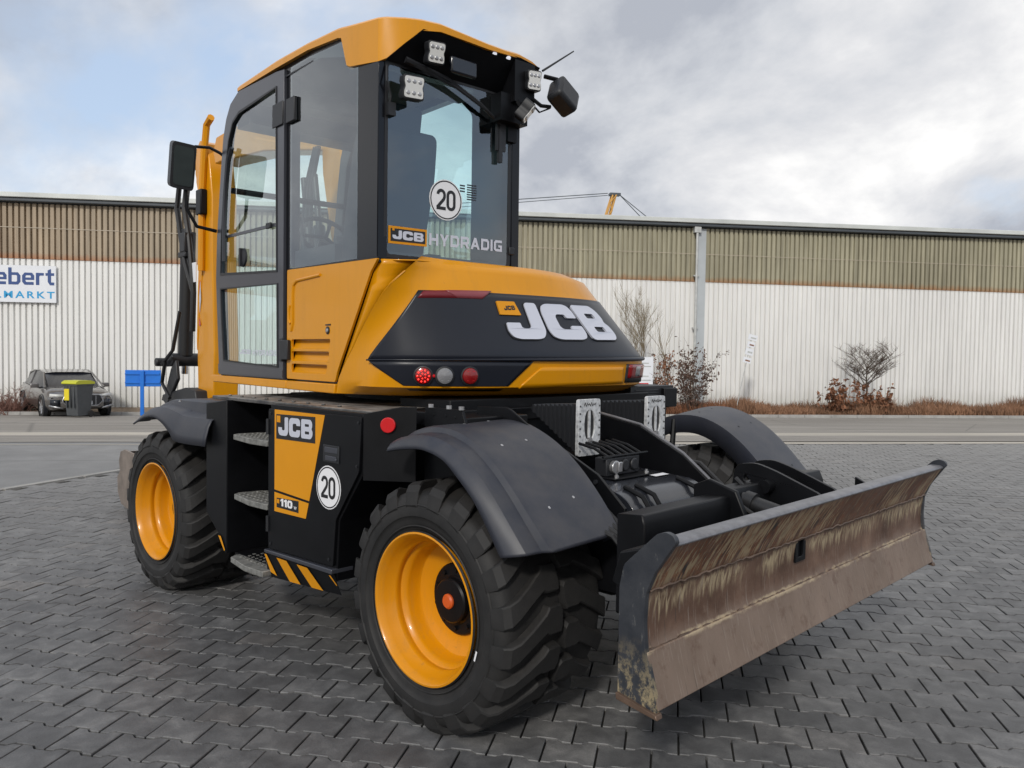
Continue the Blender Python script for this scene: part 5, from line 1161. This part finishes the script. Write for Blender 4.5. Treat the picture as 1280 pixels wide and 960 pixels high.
for (z,nm) in ((0,0),): disc20(lambda a,b,t:(XR-.001-t,disc[0]-a,disc[1]+b),.100,CAB)
mb=MB(); mb.poly([(-.906,2.022),(-.688,2.026),(-.688,2.107),(-.906,2.105)],[],fr,.002,.0032); mb.build('brand_plate',M['decal_yellow'],CAB,norm=True)
mb=MB(); mb.poly([(-.894,2.034),(-.698,2.037),(-.698,2.096),(-.894,2.094)],[],fr,.0034,.0042); mb.build('brand_field',M['print_black'],CAB,norm=True)
mb=MB(); put_jcb(mb,lambda a,b,t:fr(a,b,.0044+t),-.884,-.706,2.045,2.087,0,.0006); mb.build('brand_lettering',M['letter'],CAB,norm=False); mb=MB(); put_glyphs(mb,'HYDRADIG',lambda a,b,t:fr(a,b+ (a+.68)*.02,.003+t),-.674,-.212,2.036,2.094); mb.build('window_lettering',M['letter'],CAB,norm=False)
mb=MB(); mb.poly([(-.886,2.083),(-.886,2.094),(-.874,2.094),(-.874,2.083)],[],fr,.0052,.006); mb.build('brand_square',M['decal_yellow'],CAB,norm=True)
# QR-free small data label beside the disc: text rows only
mb=MB()
for k in range(7): mb.poly([(-.445,2.285+.012*k),(-.385,2.287+.012*k),(-.385,2.294+.012*k),(-.445,2.292+.012*k)],[],fr,.001,.0018)
for k in range(3): mb.poly([(-.49,2.32+.014*k),(-.458,2.321+.014*k),(-.458,2.329+.014*k),(-.49,2.328+.014*k)],[],fr,.001,.0018)
mb.build('label_rows',M['cardark'],CAB,norm=True)['kind']='stuff'
# roof
RO=[(.93,.60,3.115,3.09),(.90,.90,3.125,3.095),(.84,.975,3.130,3.10),(.25,.990,3.128,3.085),(-.12,.985,3.122,3.082),(-.44,.980,3.105,3.055),(-.475,.980,3.100,3.045),(-.53,.980,3.09,2.900),(-.56,.980,3.085,2.885),(-.80,.965,3.055,2.850),(-.835,.940,3.055,2.862),(-.875,.865,3.060,2.94),(-.905,.795,3.062,3.005),(-.925,.70,3.062,3.018),(-.935,.55,3.048,3.010),(-.935,.42,3.040,3.006),(-.93,.30,3.040,3.012),(-.92,.20,3.048,3.020),(-.90,.10,3.045,3.018),(-.88,.035,3.035,3.01),(-.84,.0,3.03,2.99),(-.3,.0,3.06,3.02),(.84,.0,3.11,3.08),(.92,.10,3.11,3.08)]
mb=MB(); n=len(RO); vs=[]
cxr,cyr=.05,.5
rings=[(1,0,1),(1.0,.0,0),(.985,.008,2),(.93,.022,2),(.75,.034,2),(.45,.040,2)]
def rp_(i,k):
    x,y,zt_,zb_2=RO[i]
    if k==0: return (cxr+(x-cxr)*.93,cyr+(y-cyr)*.93,zb_2+.004)
    if k==1: return (x,y,zb_2)
    if k==2: return (x,y,zt_-.012)
    sc_=(.985,.93,.72,.42)[k-3]; zz_=(.0,.010,.018,.022)[k-3]; flat_=3.115
    return (cxr+(x-cxr)*sc_,cyr+(y-cyr)*sc_,zt_+zz_+(flat_-zt_)*(0,.1,.5,.8)[k-3])
for k in range(7): vs+=[rp_(i,k) for i in range(n)]
fs=[(k*n+i,k*n+(i+1)%n,(k+1)*n+(i+1)%n,(k+1)*n+i) for k in range(6) for i in range(n)]; fs.append(tuple(6*n+i for i in range(n)))
mb.add(vs,fs); ROOF=mb.build('roof',M['yellow'],CAB,norm=True,sharp=30)
mb=MB(); mb.plan([(x*.97,.5+(y-.5)*.96) for x,y,_,_ in RO],3.02,3.028); mb.build('roof_lining',M['interior'],CAB,norm=True)
# header under the rear overhang
mb=MB(); vs=[(-.915,.80,3.015),(-.925,.55,3.020),(-.925,.20,3.025),(-.895,.04,3.018),(-.86,.02,2.98),(-.80,.93,2.858),(-.80,.15,2.858),(-.86,.93,2.865),(-.82,.12,2.83)]
mb.add([(-.875,.86,2.945),(-.91,.79,3.012),(-.925,.55,3.018),(-.925,.20,3.022),(-.895,.04,3.018),(-.80,.10,2.85),(-.80,.55,2.862),(-.80,.95,2.862),(-.83,.94,2.866)],[(0,1,2,6,7,8),(2,3,5,6),(3,4,5)])
mb.bb(-.92,-.80,.10,.235,2.80,3.01); mb.bb(-.89,-.805,.12,.30,2.70,2.84); mb.bb(-.83,-.805,.14,.20,2.62,2.75)
mb.build('rear_header',M['black'],CAB,norm=True)
mb=MB(); mb.bb(-.875,-.90,.46,.62,2.86,2.94); mb.build('header_cover',M['cardark'],CAB,norm=True,bevel=.01)
for y in (.365,.275):
    mb=MB(); mb.lathe([(.019,0),(.015,.005),(0,.006)],(-.905,y,3.004),(-.5,0,-.86),18); mb.build('marker_led',lit_lens('marker_led_lit',(.8,.82,.9),.8) if y==.365 else bpy.data.materials['marker_led_lit'],CAB)
def worklight(c,nrm,w_,h_,up=Vector((0,0,1)),bk=.05):
    n=Vector(nrm).normalized(); ex=up.cross(n).normalized(); ey=n.cross(ex); c=Vector(c); l=empty('work_light',(0,0,0),0,CAB)
    fn=lambda a,b,t:c+ex*a+ey*b+n*t
    pts=roundpoly([(-w_/2,-h_/2),(-w_/2,-.2*h_),(-w_*.44,-.04*h_),(-w_*.44,.04*h_),(-w_/2,.2*h_),(-w_/2,h_/2),(w_/2,h_/2),(w_/2,.2*h_),(w_*.44,.04*h_),(w_*.44,-.04*h_),(w_/2,-.2*h_),(w_/2,-h_/2)][::-1],.012)
    mb=MB(); mb.poly(pts,[],fn,-bk,.004); mb.build('housing',M['plastic'],l,norm=True,bevel=.004)
    mb=MB(); mb.poly([(x*.88,y*.88) for x,y in pts],[],fn,.004,.009); mb.build('lens',M['led'],l,norm=True)
    mb=MB()
    for a in (-.27,0,.27):
        for b in (-.24,.24): mb.lathe([(.010,0),(.007,.003),(.0,.0035)],fn(a*w_,b*h_,.009),n,10)
    mb.build('emitters',M['steel'],l)['kind']='stuff'
    mb=MB(); mb.tube([fn(0,0,-bk),fn(0,0,-bk)+Vector((.05,0,.06))],.012,6); mb.build('bracket',M['black'],l)
worklight((-.93,.730,2.912),(-.96,.2,-.2),.088,.100)
worklight((-.90,.835,2.735),(-.97,.2,-.12),.105,.108)
worklight((-.955,.135,2.915),(-.96,.25,-.12),.080,.102)
worklight((-.97,.185,2.735),(-.55,-.55,-.62),.075,.105)
# reversing camera / beacon box and antenna
mb=MB(); Rb=Matrix.Rotation(rad(32),3,'X')@Matrix.Rotation(rad(20),3,'Y'); mb.box((-.985,-.045,2.865),(.10,.155,.145),Rb); BCN=mb.build('rear_beacon',M['plastic'],CAB,norm=True,bevel=.02)
mb=MB(); mb.tube([(-.94,.05,2.96),(-.96,-.02,2.955),(-.98,-.06,2.93)],.012,8); mb.tube([(-.93,.12,2.83),(-.95,.08,2.80),(-.97,.03,2.80)],.010,6); mb.tube([(-.93,.15,2.82),(-.96,.10,2.76),(-.97,.04,2.79)],.005,6); mb.build('beacon_bracket',M['black'],CAB)['kind']='stuff'
mb=MB(); mb.tube([(-.93,.055,2.99),(-.95,-.151,3.138)],[.006,.0035],8); mb.build('antenna',M['plastic'],CAB)
# wiper
mb=MB(); mb.tube([(-.835,.84,2.88),(-.845,.60,2.84),(-.845,.40,2.765),(-.83,.26,2.70)],[.016,.012,.010,.008],8); mb.tube([(-.84,.80,2.865),(-.85,.55,2.81),(-.845,.35,2.74)],.007,6); mb.bb(-.83,-.815,.215,.275,2.56,2.73); mb.bb(-.835,-.815,.24,.262,2.50,2.70); mb.build('wiper',M['plastic'],CAB,norm=False)
mb=MB(); mb.tube([(-.81,.925,2.84),(-.83,.935,2.76),(-.82,.905,2.70),(-.812,.91,2.66)],.005,6); mb.bb(-.83,-.806,.885,.925,2.61,2.67); mb.build('wiring_loom',M['plastic'],CAB,norm=False)
mb=MB(); mb.bb(-.815,-.80,.13,.165,2.035,2.075); mb.build('window_latch',M['plastic'],CAB,norm=True,bevel=.004)
# interior
ST=empty('seat',(0,0,0),0,CAB)
mb=MB(); mb.side(roundpoly([(-.45,1.85),(-.60,2.40),(-.62,2.62),(-.54,2.66),(-.46,2.55),(-.32,1.95)],.05),.90,.50); mb.side(roundpoly([(-.60,2.55),(-.63,2.74),(-.56,2.77),(-.51,2.6)],.03),.82,.60); mb.build('backrest',M['seat'],ST,norm=True,bevel=.03)
mb=MB(); mb.side(roundpoly([(-.42,1.80),(-.42,1.93),(.10,1.96),(.14,1.88),(.1,1.80)],.04),.86,.40); mb.build('cushion',M['seat'],ST,norm=True,bevel=.03)
mb=MB(); mb.bb(-.35,.05,.45,.8,1.4,1.8); mb.build('pedestal',M['interior'],ST,norm=True,bevel=.02)
for y in (.90,.32):
    mb=MB(); mb.bb(-.35,.12,y-.04,y+.04,1.96,2.06); mb.tube([(.08,y,2.05),(.12,y,2.17)],.012,8); mb.lathe([(.02,0),(.028,.03),(.024,.09),(.01,.11)],(.12,y,2.15),(.2,0,1),12,cap1=True); mb.build('armrest_console',M['interior'],CAB,norm=False)
mb=MB(); mb.tube([(.62,.60,1.42),(.56,.60,1.9),(.42,.60,2.18)],[.06,.05,.035],10); mb.build('steering_column',M['interior'],CAB)
mb=MB(); c=Vector((.40,.60,2.20)); ax=Vector((-.75,0,.65)).normalized(); e1_=Vector((0,1,0)); e2_=ax.cross(e1_); mb.tube([c+(e1_*math.cos(a)+e2_*math.sin(a))*.17 for a in frange(0,2*math.pi,28)[:-1]],.014,8,closed=True)
for a in (0,2.1,4.2): mb.tube([c,c+(e1_*math.cos(a)+e2_*math.sin(a))*.17],.012,6)
mb.build('steering_wheel',M['seat'],CAB)
mb=MB(); mb.box((.78,.22,2.15),(.05,.20,.26),Matrix.Rotation(rad(15),3,'Y')); mb.tube([(.85,.2,1.6),(.80,.22,2.1)],.02,8); mb.build('monitor',M['interior'],CAB,norm=True)
mb=MB(); mb.tube([(x-.03,.55,z) for x,z in FP],.016,6); mb.tube([(1.04,.10,2.53),(1.04,.93,2.53)],.02,6); mb.bb(.75,.95,.14,.93,2.90,3.03); mb.build('windscreen_frame',M['black'],CAB,norm=False)
mb=MB(); mb.bb(.3,.5,.15,.9,2.93,3.02); mb.bb(-.7,-.4,.2,.9,2.9,3.02); mb.build('roof_console',M['interior'],CAB,norm=True,bevel=.02)
# ---------------- cab door
D_out=[(.168,1.352),(1.125,1.352),(1.158,1.70),(1.181,1.97),(1.163,2.25),(1.126,2.48),(1.090,2.70),(1.055,2.865),(1.010,2.965),(.942,3.043),(.815,3.092),(.262,3.072),(.168,3.06)]
h_up=[(.248,1.956),(1.098,1.992),(1.085,2.25),(1.050,2.48),(1.012,2.68),(.965,2.83),(.90,2.925),(.80,2.965),(.262,2.988)]
h_lo=[(.232,1.415),(1.045,1.440),(1.082,1.70),(1.100,1.905),(.240,1.888)]
mb=MB(); mb.side(D_out,.980,.948,holes=[roundpoly(h_up,.03),roundpoly(h_lo,.025)]); CD=mb.build('cab_door',M['frame_grey'],EX,U=True,norm=True,bevel=.004)
def ins(p,k):
    c=Vector((sum(a for a,_ in p)/len(p),sum(b for _,b in p)/len(p))); out=[]
    for a,b in p:
        v=Vector((a,b))-c; out.append(tuple(c+v*(1-k/v.length)))
    return out
for hp,nm in ((h_up,'upper_pane'),(h_lo,'lower_pane')):
    mb=MB(); pts=ins(hp,-.012); mb.add([(x,.970,z) for x,z in pts],[tuple(range(len(pts)))]); mb.build(nm,M['glass'],CD)
    mb=MB(); mb.side(ins(hp,-.004),.984,.978,holes=[ins(hp,.012)]); mb.build('pane_seal',M['print_black'],CD,norm=True)
mb=MB(); mb.side(ins(D_out,-.003),.964,.950,holes=[ins(D_out,.012)]); mb.build('door_seal',M['print_black'],CD,norm=True)
mb=MB(); mb.add([(1.07,.9725,2.02),(1.095,.9725,2.02),(1.088,.9725,2.215),(.26,.9725,2.235),(.26,.9725,2.10),(1.07,.9725,2.10)],[(3,4,5,0,1,2)])
mb=MB(); mb.side([(.258,2.215),(.258,2.232),(1.075,2.238),(1.075,2.221)],.976,.966); mb.build('sliding_pane_rail',M['frame_grey'],CD,norm=True)
for x,z in ((.352,2.222),(1.02,2.215)):
    mb=MB(); mb.bb(x-.03,x+.03,.976,.992,z-.015,z+.018); mb.build('pane_catch',M['plastic'],CD,norm=True,bevel=.004)
mb=MB(); mb.lathe([(.058,0),(.056,.012),(.035,.018),(0,.016)],(.745,.972,2.075),(0,1,0),24); mb.bb(.735,.755,.985,1.0,2.02,2.13); mb.build('door_handle',M['plastic'],CD)
for z in (2.825,1.515):
    mb=MB(); mb.bb(.30 if z>2 else .20,.165,.982,.990,z-.065,z+.065); mb.bb(.135,.03,.966,.986,z-.07,z+.06) if z>2 else mb.bb(.19,.09,.972,.992,z-.055,z+.055); mb.build('door_hinge',M['plastic'],CD,norm=True,bevel=.005)
mb=MB(); mb.side([(.17,1.36),(1.13,1.36),(1.135,1.42),(.17,1.40)],.983,.975); mb.build('kick_strip',M['frame_grey'],CD,norm=True)
mb=MB(); mb.tube([(x,.994,z) for x,z in [(1.0,2.07),(1.0,2.3),(.97,2.55),(.93,2.70),(.88,2.76)]],.016,8); mb.build('grab_rail',M['cardark'],CD)
mb=MB(); put_jcb(mb,lambda a,b,t:(-a,.9735+t,b),-.80,-.63,1.487,1.515,0,.0006); put_glyphs(mb,'HYDRADIG',lambda a,b,t:(-a,.974+t,b),-.60,-.26,1.480,1.512); mb.build('door_lettering',M['letter'],CD,norm=False)
# mirror
MI=empty('side_mirror',(0,0,0),UROT,EX)
mc=Vector((1.15,1.20,2.665)); 
mb=MB(); Rm=Matrix.Rotation(rad(-8),3,'Z')@Matrix.Rotation(rad(-14),3,'Y'); fm=lambda a,b,t:mc+Rm@Vector((t,-a*.66,b*.93))
mb.poly(roundpoly([(-.115,-.150),(.10,-.165),(.115,.14),(-.105,.155)],.035,4),[],fm,-.02,.075); mb.build('housing',M['plastic'],MI,norm=True,bevel=.02)
mb=MB(); mb.poly(roundpoly([(-.088,-.128),(.086,-.138),(.092,.12),(-.088,.128)],.03,4),[],fm,-.0235,-.0205); mb.build('mirror_glass',M['mirror'],MI,norm=True)
mb=MB(); mb.tube([(1.17,1.12,2.80),(1.13,1.04,2.80),(1.10,.985,2.77),(1.08,.95,2.74)],.010,8); mb.build('mirror_arm',M['black'],MI); mb=MB(); mb.tube([(1.19,1.17,2.52),(1.19,1.16,2.40),(1.19,1.10,2.30),(1.17,.98,2.28)],.012,8); mb.build('mirror_arm',M['black'],MI)
# ---------------- boom
def bprism(pts,y0,y1): mb=MB(); mb.side(pts,y0,y1); return mb
YB0,YB1=.03,-.22
yo=lambda mb,n,m,bv=.012: mb.build(n,m,EX,U=True,norm=True,bevel=bv)
yo(bprism([(.75,1.55),(.95,1.40),(1.14,1.75),(1.36,2.35),(1.50,2.85),(1.52,3.10),(1.35,3.22),(1.05,2.6),(.85,2.0)],.06,-.20),'boom_base',M['yellow'])
yo(bprism([(1.35,3.22),(1.50,3.02),(1.8,3.08),(2.6,3.22),(3.6,3.30),(3.72,3.30),(3.78,3.42),(3.70,3.55),(3.3,3.56),(2.2,3.50),(1.5,3.35)],.05,-.19),'boom_arm',M['yellow'])
yo(bprism([(3.95,3.40),(4.03,3.56),(4.20,3.62),(4.32,3.54),(4.33,3.30),(4.22,3.10),(4.24,2.6),(4.24,2.0),(4.27,1.50),(4.25,1.05),(4.05,.98),(3.82,1.05),(3.80,1.5),(3.86,2.4),(3.86,3.0)],YB0,YB1),'dipper',M['yellow'])
for y,x in ((.085,1.0),(.085,1.18)):
    mb=MB(); mb.tube([(x+.35,y,1.75),(x+.50,y,2.45)],.045,14); mb.tube([(x+.50,y,2.45),(x+.58,y,2.85)],.024,12); mb.build('boom_cylinder',M['hose'],EX,U=True)
for k in range(3):
    mb=MB(); mb.tube([(1.45+.09*k,.09,1.6),(1.62+.07*k,.10,2.2),(1.60+.05*k,.10,2.75),(1.50+.03*k,.09,3.05)],.018,8); mb.build('hydraulic_hose',M['hose'],EX,U=True)
mb=MB(); mb.side([(4.10,2.9),(4.24,3.2),(4.24,3.5),(4.12,3.5)],.05,.03); mb.side([(4.26,1.5),(4.20,1.9),(4.10,2.35),(4.20,2.5),(4.24,2.1),(4.27,1.6)],.037,.028); yo(mb,'dipper_reinforcement',M['yellow'],.004)
mb=MB(); mb.tube([(3.80,.06,3.76),(3.92,.06,3.71),(3.99,.06,3.45),(4.04,.06,3.1),(4.06,.06,2.7),(4.07,.06,2.3)],.035,8); mb.build('boom_pipe',M['yellow'],EX,U=True)
mb=MB(); mb.side([(4.175,1.88),(4.185,2.05),(4.155,2.20),(4.14,2.02)],.0395,.0375); yo(mb,'dipper_decal',M['letter'],0); mb=MB(); mb.side([(4.125,2.48),(4.065,2.48),(4.065,2.62),(4.125,2.62)],.0335,.0315); yo(mb,'dipper_decal',M['letter'],0)
mb=MB(); mb.side([(4.19,1.75),(4.195,1.84),(4.15,1.76)],.0395,.0375); yo(mb,'red_dipper_decal',M['red'],0); mb=MB(); mb.side([(4.195,2.06),(4.175,2.22),(4.16,2.2)],.0395,.0375); yo(mb,'red_dipper_decal',M['red'],0)
mb=MB(); mb.bb(3.98,4.12,.031,.10,2.85,3.10); yo(mb,'pipe_clamp',M['black'])
mb=MB(); mb.tube([(4.62,0,2.75),(4.72,0,1.45)],.075,20); CYL=mb.build('bucket_cylinder',M['hose'],EX,U=True)
mb=MB(); mb.tube([(4.72,0,1.45),(4.74,0,1.25)],.035,16); mb.build('cylinder_rod',M['chrome'],CYL)
mb=MB(); mb.lathe([(.07,-.16),(.07,.16)],(4.72,0,1.40),(0,1,0),20,cap0=True,cap1=True); mb.lathe([(.045,-.2),(.045,.24)],(4.95,0,1.37),(0,1,0),16,cap0=True,cap1=True); mb.side([(4.70,1.44),(4.98,1.40),(4.98,1.32),(4.70,1.33)],.14,.10); mb.side([(4.55,1.40),(4.70,1.30),(4.95,.95),(4.85,.90),(4.5,1.2)],.16,.12); mb.side([(4.0,1.1),(4.3,1.12),(5.0,1.02),(5.05,.95),(4.2,.92),(3.95,.95)],.15,-.15); mb.build('bucket_linkage',M['plastic'],EX,U=True,norm=True,bevel=.012)
for k,(dx,dy) in enumerate(((0,.18),(.09,.14),(.17,.2))):
    mb=MB(); mb.tube([(4.25+dx*.3,-.05,3.50),(4.45+dx,dy-.12,3.35),(4.56+dx,dy-.12,3.0),(4.42+dx,dy-.12,2.65),(4.38+dx*.7,dy-.13,2.4),(4.32,.05,2.1),(4.38,.04,1.7)],.028,8); mb.build('hydraulic_hose',M['hose'],EX,U=True)
mb=MB(); mb.box((4.50,.06,2.62),(.16,.10,.2)); mb.box((4.54,.06,2.50),(.22,.08,.06)); mb.box((4.58,.04,2.72),(.14,.08,.10)); mb.build('hose_manifold',M['plastic'],EX,U=True,norm=True,bevel=.01)
mb=MB(); mb.bb(4.24,4.40,.045,.055,2.20,2.40); mb.build('white_label_plate',M['white'],EX,U=True,norm=True)
mb=MB(); mb.tube([(4.40,.16,1.9),(4.5,.2,1.5),(4.85,.2,1.35)],.02,6); mb.build('hydraulic_hose',M['hose'],EX,U=True); mb=MB(); mb.tube([(4.75,.2,1.38),(4.85,.2,1.15),(4.6,.2,1.0)],.02,6); mb.build('hydraulic_hose',M['hose'],EX,U=True)
# wide grading bucket hanging in front of the machine
BK0=[(3.62,.10),(3.60,.03),(3.95,.012),(4.12,.03),(4.235,.13),(4.25,.27),(4.16,.34),(4.19,.44),(4.13,.53),(4.0,.56),(3.72,.55)]
mb=MB(); pts=[(3.62,.03),(3.95,.012),(4.12,.03),(4.235,.13),(4.25,.27),(4.20,.40),(4.10,.52),(3.85,.56)]
mb.add(*sheet([(x,z) for x,z in pts],.78,-.80,-.02)); BU=mb.build('bucket',M['bucket'],EX,U=True,norm=True)
for y in (.80,-.82):
    mb=MB(); mb.side(BK0,y,y-.02); mb.build('bucket_side',M['bucket'],BU,norm=True,bevel=.004)
mb=MB(); mb.side([(3.8,.5),(4.0,1.0),(4.25,1.0),(4.2,.5)],.15,.12); mb.side([(3.8,.5),(4.0,1.0),(4.25,1.0),(4.2,.5)],-.12,-.15); mb.build('bucket_ear',M['bucket'],BU,norm=True)
# ================================================================== wheel chocks carried on the chassis
def chock(y,lab):
    c=empty('wheel_chock',(-1.41,y,1.04)); tag(c,lab,'wheel chock','two wheel chocks stowed behind the counterweight')
    def wid(s): return .075-.018*s
    mb=MB(); n=11; vs=[]; 
    for i in range(n):
        for q in (0,.35,.5,.85):
            s=(i+q)/n; x=s*.33; dent=0 if q in (0,.35) else -.010
            zt_=.252-.02*s-.010*(s>0); zb2=.0+.20*s
            w_=wid(s)+dent
            vs+=[(x,w_,zb2),(x,w_,zt_+dent),(x,-w_,zt_+dent),(x,-w_,zb2)]
    m=len(vs)//4; fs=[(i*4+k,(i+1)*4+k,(i+1)*4+(k+1)%4,i*4+(k+1)%4) for i in range(m-1) for k in range(4)]+[(0,1,2,3),((m-1)*4+3,(m-1)*4+2,(m-1)*4+1,(m-1)*4)]
    mb.add(vs,fs); mb.build('wedge_body',M['plastic'],c,norm=True,sharp=20)
    fn=lambda a,b,t:(-t,-a,b)
    def half(sg): return [(sg*(.009+.026*math.sin(math.pi*k/10)**.75 if 0<k<10 else .009),.075+.125*k/10) for k in range(11)]+[(sg*.009,.075+.125)]
    def slot(sg):
        p=[(sg*.007,.068)]+[(sg*(.007+.032*math.sqrt(max(0,1-(2*k/14-1)**2))),.068+.145*k/14) for k in range(1,14)]+[(sg*.007,.213)]
        return p
    mb=MB(); mb.poly(roundpoly([(-.082,-.005),(.082,-.005),(.080,.262),(-.080,.262)],.014),[slot(1),slot(-1)],fn,-.012,.008); mb.build('face_plate',M['galv'],c,norm=True,bevel=.003)
    mb=MB(); mb.bb(-.0005,.0,-.045,.045,.06,.22); mb.build('slot_backing',M['print_black'],c)
    mb=MB()
    for k in range(7):
        for s in (-.071,.071): mb.lathe([(.005,0),(.003,.003),(0,.0035)],(-.0085,s,.02+.035*k),(-1,0,0),8)
    mb.build('studs',M['print_black'],c)['kind']='stuff'
    mb=MB(); mb.tube([(-.0095,.045-.008*k,.235+(.009 if k%2 else -.004)+.003*math.sin(k*2)) for k in range(12)],.0016,5); mb.build('stamped_mark',M['print_black'],c)
    mb=MB(); mb.cyl((-.002,0,.07),(-.016,0,.07),.013,12); mb.build('retaining_pin',M['steel'],c)
    return c
chock(.31,'black wheel chock with galvanised face, nearer one beside the left rear fender'); chock(-.24,'black wheel chock with galvanised face, farther one next to the right rear fender')
for ya,yb in ((.18,.44),(-.37,-.11)):
    mb=MB(); mb.bb(-1.40,-1.10,ya,yb,1.02,1.035); part(mb,'chock_bracket',M['black'],.003)
